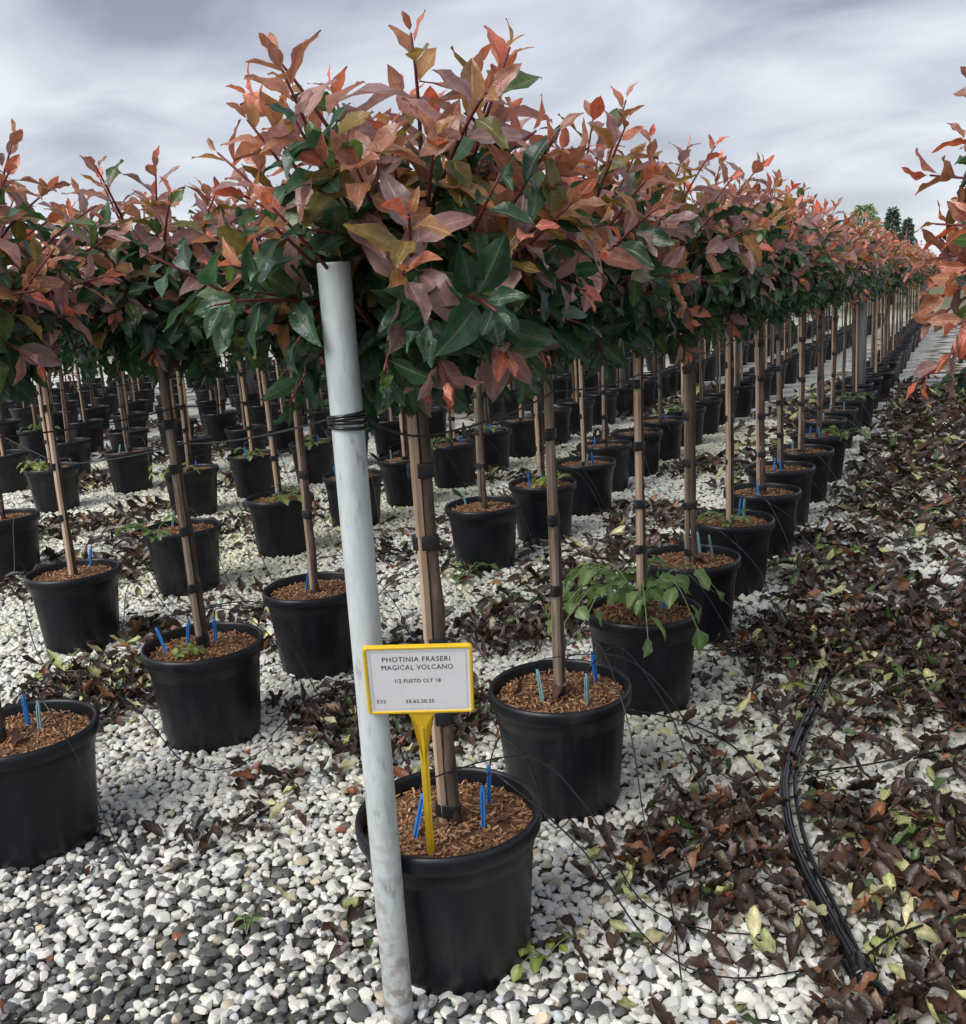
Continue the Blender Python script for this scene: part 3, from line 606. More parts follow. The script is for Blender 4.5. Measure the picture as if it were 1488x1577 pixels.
for (k, kk, x, y, d) in SPOTS:
    rank = 1 if (k, kk) in DETAIL else 2 if d < 7.5 else 3 if d < 14 else 4
    lab = 'potted red-topped tree, %s in view along %s row from the hose aisle' % (ordn(kk), ordn(k) if k else 'nearest')
    if (k, kk) == (0, 0): lab = 'potted red-topped tree right behind the galvanised pole and yellow plant sign'
    near_ = d < 6
    potted_tree(x, y, lab, rank, DETAIL.get((k, kk), 0), seed=k*50+kk+5, targets=TGT.get((k, kk), ()), ang=(IMG_ANG+(rng.uniform(0.5, 1.35)*rng.choice([-1, 1]) if (k, kk) != (0, 0) else -0.2)) if near_ else None, prune=clear_pole if (k, kk) == (0, 0) else None)
for j, (x, y, nl) in enumerate([(0.36, 1.72, 260), (0.36, 2.36, 120), (0.38, 2.98, 60)]):
    potted_tree(x, y, 'potted red-topped tree, %s along the row across the littered hose aisle' % ordn(j), 1, nl, seed=700+j,
                targets=[at(px, py, dist=dd) for px, py, dd in ((1432, 270, 1.75), (1485, 215, 1.75), (1415, 585, 1.58), (1425, 400, 1.70), (1430, 500, 1.66), (1450, 455, 1.62), (1440, 345, 1.72), (1465, 545, 1.58), (1480, 420, 1.60), (1475, 500, 1.55), (1490, 340, 1.62), (1440, 440, 1.75), (1470, 380, 1.8), (1480, 580, 1.6))] if j == 0 else (), plan=dict(redoff=0.75))


# trees beyond the ones one can count: one mass
mb = MB()
tw, P0, B0, sc0, sh0, pid0 = crown_plan(900, nshoot=40, per=(6, 9), fill=30)
for k, x0 in enumerate(ROWX):
    lim = YEND if k < 5 else (18.5 if k < 8 else 16.0)
    y = lim+0.2
    while y < 27:
        x = x0+0.02*(y-1.43); pick = rng.random(len(P0)) < 0.42; a = rotz(np.array([rng.uniform(0, 6.28)]))[0]
        if proj([[x, y, 1.3]])[0][0, 0] > -100:
            join_leaves(mb, a[None] @ B0[pick], P0[pick]@a.T+np.array([x, y, 0]), sc0[pick]*1.45, sh0[pick], pid0[pick], LEAF_LO)
            mb.tube([(x, y, 0.2), (x+0.01, y, 1.15)], [0.02, 0.014], 5, (0.12, 0.085, 0.06))
            v0 = mb.n; mb.lathe([(0.13, 0), (0.155, 0.25), (0.17, 0.26), (0.17, 0.29), (0.15, 0.28), (0, 0.26)], 12, (0.012, 0.013, 0.018)); mb.V[-1] = mb.V[-1]+np.array([x, y, 0])
        y += 0.6
tag(link('far_trees', mb.mesh('far_trees', MT['leaf'])), 'mass of red-topped potted trees at the far ends of the rows', 'trees', kind='stuff')

# ------------------------------------------------------------------ fallen leaves
LIT = [leaf_geo(200+i, Lh=0.074, nr=7, nc=2, fold=0.6+1.0*((i*37) % 10)/10, curl=-0.8+1.6*((i*53) % 10)/10, wave=0.22, Wd=0.022+0.014*((i*29) % 10)/10, serr=0.06, twist=-0.8+1.6*((i*17) % 10)/10) for i in range(10)]
LCOL = {'brown': [(0.040, 0.024, 0.017), (0.056, 0.031, 0.021), (0.028, 0.018, 0.014), (0.075, 0.040, 0.026), (0.046, 0.029, 0.022)],
        'russet': [(0.17, 0.068, 0.032), (0.22, 0.10, 0.045)], 'yellow': [(0.40, 0.40, 0.18), (0.32, 0.36, 0.14), (0.46, 0.43, 0.24)], 'green': [(0.07, 0.11, 0.035), (0.045, 0.075, 0.025)]}
POTC = np.array([(q[2], q[3]) for q in SPOTS if q[4] < 9]+[(0.36, 1.72), (0.36, 2.36), (0.38, 2.98)])
def litter_pts(cell, rmin, rmax, thr):
    x, y = grid_points(cell, rmin, rmax, 0.9); d = litter_density(x, y); k = rng.random(len(x)) < d*thr+0.003; x, y = x[k], y[k]
    dd = np.min(np.hypot(x[:, None]-POTC[None, :, 0], y[:, None]-POTC[None, :, 1]), 1); k = dd > 0.165
    HQ = np.array([at(px, py, z=0.035)[:2] for px, py in ((1338, 1508), (1312, 1465), (1280, 1405), (1265, 1378), (1250, 1350), (1238, 1325), (1228, 1300), (1221, 1275), (1215, 1250), (1212, 1225), (1211, 1200))]); HQ = np.concatenate([HQ, (HQ[1:]+HQ[:-1])/2])
    hd = np.min(np.hypot(x[:, None]-HQ[None, :, 0], y[:, None]-HQ[None, :, 1]), 1); k &= (hd > 0.040) | (rng.random(len(x)) < 0.10)
    return x[k], y[k]
xa, ya = litter_pts(0.0200, 0.9, 3.6, 0.85); xb, yb = litter_pts(0.037, 3.6, 6.5, 0.85); xc, yc = litter_pts(0.060, 6.5, 12, 0.9)
X = np.concatenate([xa, xb, xc]); Y = np.concatenate([ya, yb, yc]); n = len(X)
sc = np.concatenate([rng.uniform(0.5, 1.05, len(xa)), rng.uniform(0.85, 1.4, len(xb)), rng.uniform(1.3, 2.0, len(xc))])
dens = litter_density(X, Y); yel = vnoise(X, Y, 3.5, 31)
kind = []
for i in range(n):
    u = rng.random(); py = 0.035+0.26*max(0, yel[i]-0.62)/0.38+(0.04 if dens[i] < 0.35 else 0)
    kind.append('yellow' if u < py else 'green' if u < py+0.045 else 'russet' if u < py+0.105 else 'brown')
ci = rng.integers(0, 10, n)
d3 = nrm(np.stack([rng.normal(size=n), rng.normal(size=n), rng.normal(0, 0.22, n)], -1)); n3 = np.stack([rng.normal(0, 0.35, n), rng.normal(0, 0.35, n), np.ones(n)], -1)
NEARL = np.arange(n) < len(xa); BB = basis(d3, n3); shp = rng.integers(0, 10, n); ZZ = 0.016+rng.random(n)**1.4*0.040*np.clip(dens+0.15, 0, 1)
P3 = np.stack([X, Y, ZZ], -1)-BB[:, :, 1]*0.035*sc[:, None]; P3[:, 2] = np.maximum(P3[:, 2], 0.010)
lp, ld = proj(P3); vis = (lp[:, 0] > 5) & (lp[:, 0] < 1483) & (lp[:, 1] < 1572)
size = np.where(vis, sc/np.maximum(ld, 0.1)*(ZZ+0.02), 0); big = np.argsort(-size)[:300]; isb = np.zeros(n, bool); isb[big] = True
def litcol(i, U):
    c = np.array(LCOL[kind[i]][ci[i] % len(LCOL[kind[i]])]); return c*(1+0.5*np.clip(1-U*2, 0, 1)[:, None])
LLAB = {'brown': 'curled dark brown dead leaf', 'russet': 'russet orange dead leaf', 'yellow': 'pale yellow-green fallen leaf', 'green': 'green fallen leaf'}
HOSEQ = np.array([at(px, py, z=0.035)[:2] for px, py in ((1338, 1508), (1312, 1465), (1280, 1405), (1250, 1350), (1228, 1300), (1215, 1250), (1211, 1200), (1222, 1150), (1240, 1105))])
def lzone(x, y):
    if np.min(np.hypot(HOSEQ[:, 0]-x, HOSEQ[:, 1]-y)) < 0.11: return ' lying right beside the black hose bundle'
    if math.hypot(x+0.78, y-1.43) < 0.36: return ' lying on gravel close to the signed pot'
    if math.hypot(x+0.79, y-2.04) < 0.36: return ' close to the second pot of the nearest row'
    if x > -0.30: return ' lying in the littered aisle well away from the nearest row'
    if x > -0.75: return ' lying between the nearest row and the hose'
    if x > -1.9: return ' lying between the nearest and second rows of pots'
    return ' lying on gravel beyond the second row of pots'
LM = {}
for i in big:
    key = (int(shp[i]), kind[i], int(ci[i] % len(LCOL[kind[i]])))
    if key not in LM:
        V, F, U, T = LIT[shp[i]]; LM[key] = mesh_np('fallen_leaf', V, [F], MT['litter'], litcol(i, U))
    m4 = np.eye(4); m4[:3, :3] = BB[i]*sc[i]; m4[:3, 3] = P3[i]
    o = link('fallen_leaf', LM[key]); o.matrix_world = Matrix(m4.tolist()); tag(o, LLAB[kind[i]]+lzone(X[i], Y[i]), 'leaf', kind[i]+' leaves fallen on the gravel')
mb = MB()
LITF = [leaf_geo(400+i, Lh=0.074, nr=4, nc=2, fold=0.9, curl=-0.6+0.13*i, wave=0.15, Wd=0.030, serr=0.08, twist=-0.6+0.13*i) for i in range(10)]
for s_ in range(20):
    k = np.where((shp == s_ % 10) & ~isb & (NEARL == (s_ < 10)))[0]; V, F, U, T = (LIT if s_ < 10 else LITF)[s_ % 10]
    if not len(k): continue
    VV = np.einsum('nij,vj->nvi', BB[k]*sc[k][:, None, None], V)+P3[k][:, None]
    mb.add(VV.reshape(-1, 3), [(F[None]+(np.arange(len(k))*len(V))[:, None, None]).reshape(-1, 4)], np.concatenate([litcol(i, U)*rng.uniform(0.7, 1.3) for i in k]))
tag(link('leaf_litter', mb.mesh('leaf_litter', MT['litter'])), 'wet brown and yellow leaf litter spread over the gravel aisles', 'leaf litter', kind='stuff')

# ------------------------------------------------------------------ galvanised pole with its wire
PX, PY = -0.797, 1.230
def z_at(x, y, py):
    z = np.linspace(0, 2, 401); q, _ = proj(np.stack([np.full(401, x), np.full(401, y), z], -1)); return float(z[np.argmin(np.abs(q[:, 1]-py))])
ZT = z_at(PX, PY, 403)
pole = link('support_pole', None, loc=(PX, PY, 0)); tag(pole, 'pale galvanised steel pole standing in front of the signed pot', 'pole')
mb = MB(); mb.lathe([(0.0, 0.0), (0.0245, 0.0), (0.0245, 0.02)]+[(0.0245, z) for z in np.linspace(0.1, ZT-0.003, 12)]+[(0.0238, ZT), (0.0215, ZT), (0.0212, ZT-0.06), (0, ZT-0.06)], 40)
link('pipe', mb.mesh('pipe', MT['pole']), pole)
ZW = z_at(PX, PY, 645)
for i in range(4):
    mb = MB(); a = np.linspace(0, 2*math.pi, 33)
    mb.tube(np.stack([0.0275*np.cos(a), 0.0275*np.sin(a), ZW-0.0065*i+0.006+0.0025*np.sin(a+1+i)], -1), 0.0027, 8, caps=False); link('wire_turn', mb.mesh('wire_turn', MT['rubber']), pole)
def sagging(name, pts, rad, label, cat, m='wire', group=None, sag=0.012, n=6, sub=8):
    P = []
    for a, b in zip(pts[:-1], pts[1:]):
        a, b = np.asarray(a, float), np.asarray(b, float)
        for t in np.linspace(0, 1, sub, endpoint=False): P.append(a+(b-a)*t-np.array([0, 0, sag*4*t*(1-t)]))
    P.append(np.asarray(pts[-1], float)); mb = MB(); mb.tube(P, rad, n)
    return tag(link(name, mb.mesh(name, MT[m])), label, cat, group)
r1 = [q for q in SPOTS if q[0] == 0][:14]
sagging('support_wire', [(PX+0.024, PY+0.012, ZW)]+[(q[2]+0.02, q[3], 0.985+0.01*math.sin(i*2.1)) for i, q in enumerate(r1)], 0.0022, 'thin dark wire strung from the pole along the row nearest the hose', 'wire')
rows2 = [next(q for q in SPOTS if q[0] == 1 and q[1] == 1), next(q for q in SPOTS if q[0] == 2 and q[1] == 0)]
sagging('support_wire', [(PX-0.024, PY+0.01, ZW)]+[(q[2]+0.02, q[3], z_at(q[2], q[3], pyy)) for q, pyy in zip(rows2, (682, 715))]+[(-4.19, 3.1, 0.86)], 0.0022, 'thin dark wire strung from the pole across the front of the rows', 'wire')
for rr in (1, 2, 3):
    qs = [q for q in SPOTS if q[0] == rr][:10]
    sagging('support_wire', [(q[2]+0.02, q[3], 0.96+0.012*math.sin(i*1.7+rr)) for i, q in enumerate(qs)], 0.0022, 'thin dark wire tied along the stakes of the %s row from the hose aisle' % ORD[rr], 'wire')
# grey posts inside the rows
for k in range(7):
    x = ROWX[k]+0.02*7.6; y = 9.02
    mb = MB(); mb.tube([(0, 0, 0), (0.004, 0, 0.7), (0, 0.003, 1.35)], [0.042, 0.041, 0.040], 10)
    tag(link('row_post', mb.mesh('row_post', MT['postgrey']), loc=(x+0.02, y+0.30, 0)), 'weathered grey post between the pots of the %s row from the hose aisle' % (ORD[k] if k else 'nearest'), 'post', 'grey posts inside the rows')

# ------------------------------------------------------------------ yellow plant sign
Sb = at(663, 1303, z=0.289); Pc = at(646, 1047, dist=1.408)
Up = nrm(Pc-Sb); Rt = nrm(RIGHT-Up*np.dot(RIGHT, Up)); Rt = nrm(np.array([RIGHT[0], RIGHT[1], 0])-Up*np.dot(np.array([RIGHT[0], RIGHT[1], 0]), Up)); Nm = np.cross(Rt, Up)       # Nm towards the camera
def on_sign(px, py):
    w = R @ np.array([px-PP[0], py-PP[1], FPX]); t = np.dot(Pc-CAM, Nm)/np.dot(w, Nm); q = CAM+w*t-Pc; return np.dot(q, Rt), np.dot(q, Up)
sw = abs(on_sign(730, 1041)[0]-on_sign(564, 1052)[0]); shh = abs(on_sign(645, 995)[1]-on_sign(648, 1098)[1]); slen = np.linalg.norm(Pc-Sb)
Ms = np.eye(4); Ms[:3, 0] = Rt; Ms[:3, 1] = Up; Ms[:3, 2] = Nm; Ms[:3, 3] = Pc
sign = link('plant_sign', None); sign.matrix_world = Matrix(Ms.tolist()); tag(sign, 'yellow plastic plant sign with white lettered card stuck in the pot behind the pole', 'sign')
def rrect(w, h, r, k=6):
    P = []
    for cx_, cy_, a0 in ((w/2-r, h/2-r, 0), (-w/2+r, h/2-r, 90), (-w/2+r, -h/2+r, 180), (w/2-r, -h/2+r, 270)):
        for i in range(k+1):
            a = math.radians(a0+90*i/k); P.append((cx_+r*math.cos(a), cy_+r*math.sin(a)))
    return np.array(P)
def plate(mb, loops):
    """loops: list of (outline (n,2), z); stacked and capped at both ends"""
    n = len(loops[0][0]); V = np.concatenate([np.c_[l, np.full(n, z)] for l, z in loops]); F = []
    for i in range(len(loops)-1):
        j = np.arange(n); F.append(np.stack([i*n+j, i*n+(j+1) % n, (i+1)*n+(j+1) % n, (i+1)*n+j], -1))
    V = np.concatenate([V, [[0, loops[0][0][:, 1].mean(), loops[0][1]], [0, loops[-1][0][:, 1].mean(), loops[-1][1]]]]); c = len(V)-2; j = np.arange(n); e = (len(loops)-1)*n
    F.append(np.stack([(j+1) % n, j, np.full(n, c)], -1)); F.append(np.stack([e+j, e+(j+1) % n, np.full(n, c+1)], -1)); mb.add(V, F)
mb = MB(); b = 0.0058
plate(mb, [(rrect(sw, shh, 0.007), -0.004), (rrect(sw, shh, 0.007), 0.0015), (rrect(sw-0.003, shh-0.003, 0.006), 0.003), (rrect(sw-2*b+0.003, shh-2*b+0.003, 0.003), 0.003), (rrect(sw-2*b, shh-2*b, 0.002), 0.0005)])
link('frame', mb.mesh('sign_frame', MT['yellow'], smooth=False), sign)
mb = MB(); cw, chh = sw-2*b+0.001, shh-2*b+0.001; plate(mb, [(rrect(cw, chh, 0.002, 2), -0.001), (rrect(cw, chh, 0.002, 2), 0.0011)]); card = link('label_card', mb.mesh('label_card', MT['card'], smooth=False), sign)
mb = MB(); lw, lh = cw-0.010, chh-0.010
for (x, y, w, h) in ((0, lh/2, lw, 0.0004), (0, -lh/2, lw, 0.0004), (lw/2, 0, 0.0004, lh-0.0008), (-lw/2, 0, 0.0004, lh-0.0008)): mb.box((x, y, 0.0014), (w, h, 0.0003))
link('printed_border', mb.mesh('printed_border', MT['inkgrey'], smooth=False), card)
def lettering(txt, x, y, size, bold, align='CENTER', width=None):
    cu = bpy.data.curves.new('lettering', 'FONT'); cu.body = txt; cu.size = size; cu.align_x = align; cu.align_y = 'CENTER'; cu.space_character = 1.12; cu.offset = bold; cu.extrude = 0.00005; cu.resolution_u = 3
    to = bpy.data.objects.new('tmp', cu); C.objects.link(to); bpy.context.view_layer.update()
    me = bpy.data.meshes.new_from_object(to.evaluated_get(bpy.context.evaluated_depsgraph_get())); bpy.data.objects.remove(to)
    me.materials.clear(); me.materials.append(MT['ink']); o = link('lettering', me, card, loc=(x, y, 0.0014))
    if width:
        xs = [v.co.x for v in me.vertices]; k = width/(max(xs)-min(xs)); o.scale = (k, 1, 1)
    return o
U_ = lambda px: (px-646)/167*sw; V_ = lambda py: -(py-1047)/103*shh
lettering('PHOTINIA FRASERI', U_(643), V_(1015), 0.0135, 0.0, width=0.62*sw)
lettering('MAGICAL VOLCANO', U_(644), V_(1027), 0.0135, 0.0, width=0.655*sw)
lettering('1/2 FUSTO CLT 18', U_(643), V_(1047.5), 0.0098, 0.0001, width=0.42*sw)
lettering('532', U_(584.5), V_(1079), 0.0092, 0.00006, width=0.085*sw); lettering('20.62.50.25', U_(645), V_(1079.5), 0.0098, 0.0001, width=0.265*sw)
mb = MB(); yb = -shh/2; e_ = -slen-0.030
ol = np.array([(0.021, yb+0.002), (0.020, yb-0.004), (0.0085, yb-0.026), (0.0070, yb-0.034), (0.0062, e_+0.02), (0.003, e_), (-0.003, e_), (-0.0062, e_+0.02), (-0.0070, yb-0.034), (-0.0085, yb-0.026), (-0.020, yb-0.004), (-0.021, yb+0.002)])
plate(mb, [(ol, -0.0035), (ol, 0.0), (ol*np.array([0.86, 1]), 0.0008)]); stem = link('stem', mb.mesh('stem', MT['yellow'], smooth=False), sign)
mb = MB(); mb.box((0, (yb-0.03+e_+0.03)/2, 0.0016), (0.0028, (yb-0.03)-(e_+0.03), 0.0022)); link('stem_rib', mb.mesh('stem_rib', MT['yellow'], smooth=False), stem)

# ------------------------------------------------------------------ drip stakes with their tubes
mb = MB(); mb.box((0, 0, 0.036), (0.0078, 0.0045, 0.076)); mb.box((-0.0027, -0.0035, 0.040), (0.0024, 0.003, 0.068)); mb.box((0.0027, -0.0035, 0.040), (0.0024, 0.003, 0.068)); mb.tube([(0, 0, 0.072), (0, 0, 0.084)], 0.0036, 8)
mb.add([(-.0039, -.002, 0), (.0039, -.002, 0), (.0039, .002, 0), (-.0039, .002, 0), (0, 0, -0.03)], [np.array([[0, 1, 4], [1, 2, 4], [2, 3, 4], [3, 0, 4]])])
DS = {k: mb.mesh('drip_stake_body', MT[k], smooth=False) for k in ('blue', 'paleblue')}
def drip(base, treepos, label, pale, seed):
    r = np.random.default_rng(seed); o = link('drip_stake', None, loc=base); tag(o, label, 'drip stake', 'drip stakes stuck in the pots')
    tx, ty = r.normal(0, 0.14), r.normal(0, 0.10); Mx = Matrix.Rotation(IMG_ANG+r.normal(0, 0.3), 4, 'Z') @ Matrix.Rotation(tx, 4, 'Y') @ Matrix.Rotation(ty, 4, 'X')
    link('stake_body', DS['paleblue' if pale else 'blue'], o, mw=Mx)
    top = np.array(Mx @ Vector((0, 0, 0.080))); rel = np.asarray(base[:2])-np.asarray(treepos); az = r.uniform(-0.5, 1.3); dv = np.array([math.cos(az), math.sin(az), 0]); off = np.array([rel[0], rel[1], 0])
    zb = base[2]
    side = np.array([-dv[1], dv[0], 0])*r.normal(0, 0.08)
    ctrl = [top-np.array([0, 0, 0.004]), top+np.array([0, 0, 0.030])+dv*0.015, -off+dv*0.15+np.array([0, 0, 0.38-zb+r.uniform(-0.02, 0.03)]), -off+dv*0.255+side*0.5+np.array([0, 0, 0.27-zb]), -off+dv*0.34+side+np.array([0, 0, 0.09-zb]), -off+dv*0.45+side*1.6+np.array([0, 0, 0.026-zb]), -off+dv*0.60+side*3+np.array([0, 0, 0.022-zb])]
    P = spline(ctrl, 6); mb = MB(); mb.tube(P, 0.0016, 5); link('feed_tube', mb.mesh('feed_tube', MT['rubber']), o)
def spline(ctrl, sub=8):
    c = np.asarray(ctrl, float); c = np.concatenate([[2*c[0]-c[1]], c, [2*c[-1]-c[-2]]]); P = []
    for i in range(1, len(c)-2):
        for t in np.linspace(0, 1, sub, endpoint=False):
            P.append(0.5*((2*c[i])+(c[i+1]-c[i-1])*t+(2*c[i-1]-5*c[i]+4*c[i+1]-c[i+2])*t*t+(3*c[i]-c[i-1]-3*c[i+1]+c[i+2])*t**3))
    P.append(c[-2]); return np.array(P)
PIX = {(0, 0): [(753, 1240, 0), (745, 1277, 0), (638, 1294, 0)], (0, 1): [(918, 1052, 0), (836, 1084, 1), (905, 1084, 1)], (1, 1): [(290, 996, 0), (333, 992, 0), (258, 1008, 0)], (1, 0): [(46, 1122, 0), (63, 1130, 1)],
       (0, 2): [(1018, 945, 1), (1026, 938, 0)], (0, 3): [(1083, 850, 1), (1098, 860, 1)], (1, 2): [(472, 912, 0)], (0, 4): [(1141, 795, 0), (1145, 798, 1)], (2, 0): [(112, 883, 0), (152, 868, 0)], (2, 1): [(262, 812, 1)], (1, 3): [(712, 778, 1)]}
def potname(k, kk):
    return 'the %s pot in view along the %s row' % (ordn(kk), ordn(k) if k else 'nearest') if (k, kk) != (0, 0) else 'the pot that holds the yellow sign'
sd_ = 0
for (k, kk, x, y, d) in SPOTS:
    if d > 7.5: continue
    if (k, kk) in PIX:
        pts = [(at(px, py, z=0.264), pale) for px, py, pale in PIX[(k, kk)]]
    else:
        pts = []
        for j in range(rng.integers(1, 3)):
            a = rng.uniform(-2.6, -0.2); q = rng.uniform(0.05, 0.11); pts.append((np.array([x+q*math.cos(a), y+q*math.sin(a), 0.264]), int(rng.random() < 0.3)))
    for b_, pale in pts:
        v = b_[:2]-np.array([x, y]); q = np.hypot(*v)
        if q > 0.135: v *= 0.135/q; b_ = np.array([x+v[0], y+v[1], 0.264])
        sd_ += 1; drip(tuple(float(g) for g in b_), (x, y), ('faded pale blue' if pale else 'bright blue')+' drip stake in '+potname(k, kk), pale, sd_)

# ------------------------------------------------------------------ hose and loose tubes on the ground
hp = [at(px, py, z=0.035) for px, py in ((1338, 1508), (1312, 1465), (1280, 1405), (1250, 1350), (1228, 1300), (1215, 1250), (1211, 1200), (1222, 1150), (1240, 1105), (1262, 1060), (1280, 1010), (1290, 960))]
for q, z in zip(hp, (0.030, 0.034, 0.036, 0.036, 0.036, 0.036, 0.036, 0.034, 0.034, 0.030, 0.024, 0.018)): q[2] = z
hose = link('irrigation_hose', None, loc=tuple(hp[0]*np.array([1, 1, 0]))); tag(hose, 'bundle of glossy black irrigation hoses lying along the littered aisle', 'hose')
HP = spline(hp, 8)-np.array([hp[0][0], hp[0][1], 0]); T = nrm(np.gradient(HP, axis=0)); Sd = np.stack([-T[:, 1], T[:, 0], 0*T[:, 0]], -1); ph = np.linspace(0, 5, len(HP))
for nm, off, up, rad in (('main_hose', 0.006*np.sin(ph), 0, 0.0105), ('side_tube', 0.016+0.006*np.sin(ph*1.4+1), -0.004, 0.0055), ('side_tube', -0.016+0.005*np.sin(ph*1.1+2), -0.004, 0.0048), ('side_tube', 0.004+0.010*np.sin(ph*0.9+0.5), 0.011, 0.0042)):
    mb = MB(); mb.tube(HP+Sd*off[:, None] if hasattr(off, '__len__') else HP+Sd*off, rad, 10); me = mb.mesh(nm, MT['rubber']); o = link(nm, me, hose); o.location.z = up
a = np.linspace(0, 2*math.pi, 25); mb = MB(); d0 = T[0]; s0 = Sd[0]
mb.tube(np.array([HP[0]-d0*0.030+d0*0.040*np.cos(q)+s0*0.016*np.sin(q)+np.array([0, 0, 0.004*math.sin(q*2)]) for q in a]), 0.0085, 10, caps=False); link('folded_end', mb.mesh('folded_end', MT['rubber']), hose)
mb = MB(); mb.tube([HP[0]+d0*0.008, HP[0]+d0*0.012, HP[0]+d0*0.050, HP[0]+d0*0.054], [0.021, 0.0235, 0.0235, 0.021], 16, flat=0.8); link('sleeve', mb.mesh('sleeve', MT['rubber']), hose)
TUB = [[(968, 1092, .05), (1050, 1110, .03), (1130, 1150, .03), (1180, 1215, .03)], [(1486, 1032, .05), (1370, 1060, .09), (1290, 1120, .07), (1235, 1200, .035)], [(1230, 1190, .03), (1320, 1180, .04), (1400, 1165, .04), (1486, 1150, .03)],
       [(1225, 1300, .03), (1130, 1320, .04), (1040, 1350, .03), (990, 1380, .02)], [(1486, 1380, .03), (1430, 1420, .05), (1380, 1440, .05), (1330, 1475, .035)], [(1240, 1310, .03), (1290, 1400, .04), (1300, 1440, .03)],
       [(420, 1130, .03), (470, 1080, .05), (520, 1060, .04), (560, 1050, .03)], [(30, 905, .03), (60, 1010, .03), (120, 1060, .03), (200, 1085, .03)], [(360, 760, .03), (400, 850, .03), (440, 950, .02)], [(1030, 1000, .03), (1130, 1000, .05), (1230, 985, .04), (1330, 990, .02)],
       [(560, 960, .03), (600, 900, .04), (690, 870, .03)], [(250, 870, .03), (200, 900, .03), (190, 960, .02)]]
WHERE = ['crossing the litter beside the second pot of the nearest row', 'arching over the litter to the bend of the hose bundle', 'running from the hose bend across the open litter', 'running from the hose towards the signed pot', 'running from the littered aisle to the folded hose end', 'lying close beside the hose bundle', 'lying in litter between the nearest and second rows', 'lying on gravel between the second and third rows', 'lying beside the third pot of the second row', 'crossing the litter far along the hose', 'lying on litter right behind the pole', 'lying on gravel before the third row']
for w, tp in zip(WHERE, TUB):
    P = spline([at(px, py, z=z) for px, py, z in tp], 8); P[:, 2] = np.maximum(P[:, 2], 0.014); mb = MB(); mb.tube(P, 0.0024, 6); tag(link('drip_tube', mb.mesh('drip_tube', MT['rubber'])), 'thin black drip tube '+w, 'tube', 'loose drip tubes on the ground')
hp2 = spline([at(px, py, z=0.02) for px, py in ((130, 1115), (165, 1095), (200, 1070), (230, 1050))], 6); mb = MB(); mb.tube(hp2, 0.008, 8); tag(link('drip_pipe', mb.mesh('drip_pipe', MT['rubber'])), 'short black pipe lying in litter between the two pots at the second row front', 'pipe')
# branches lying in the aisle
for j, tp in enumerate([[(1222, 700), (1230, 740), (1238, 790)], [(1225, 800), (1215, 830), (1208, 850)]]):
    mb = MB(); mb.tube(spline([at(px, py, z=0.03) for px, py in tp], 5), np.linspace(0.009, 0.005, 11), 6, (0.2, 0.16, 0.12)); tag(link('dead_twig', mb.mesh('dead_twig', MT['twig'])), ['pale dead twig lying on the litter far along the aisle', 'dark dead twig lying on the litter just beyond the hose'][j], 'twig')

# ------------------------------------------------------------------ grey metal channel across the far aisle
c0 = at(1425, 592, z=0.05); mb = MB(); w, h, t2, Ln = 0.16, 0.09, 0.006, 1.3
for bx in (((Ln/2, 0, 0.003), (Ln, w, t2)), ((Ln/2, -w/2+0.003, h/2+0.003), (Ln, t2, h)), ((Ln/2, w/2-0.003, h/2+0.003), (Ln, t2, h)), ((Ln/2, -w/2-0.008, h+0.004), (Ln, 0.02, t2)), ((Ln/2, w/2+0.008, h+0.004), (Ln, 0.02, t2)), ((0.004, 0, h/2), (0.006, w-0.014, h-0.004))): mb.box(*bx)
tag(link('drain_channel', mb.mesh('drain_channel', MT['tray'], smooth=False), loc=(c0[0], c0[1], 0.0)), 'long grey metal channel lying across the far end of the hose aisle', 'channel')

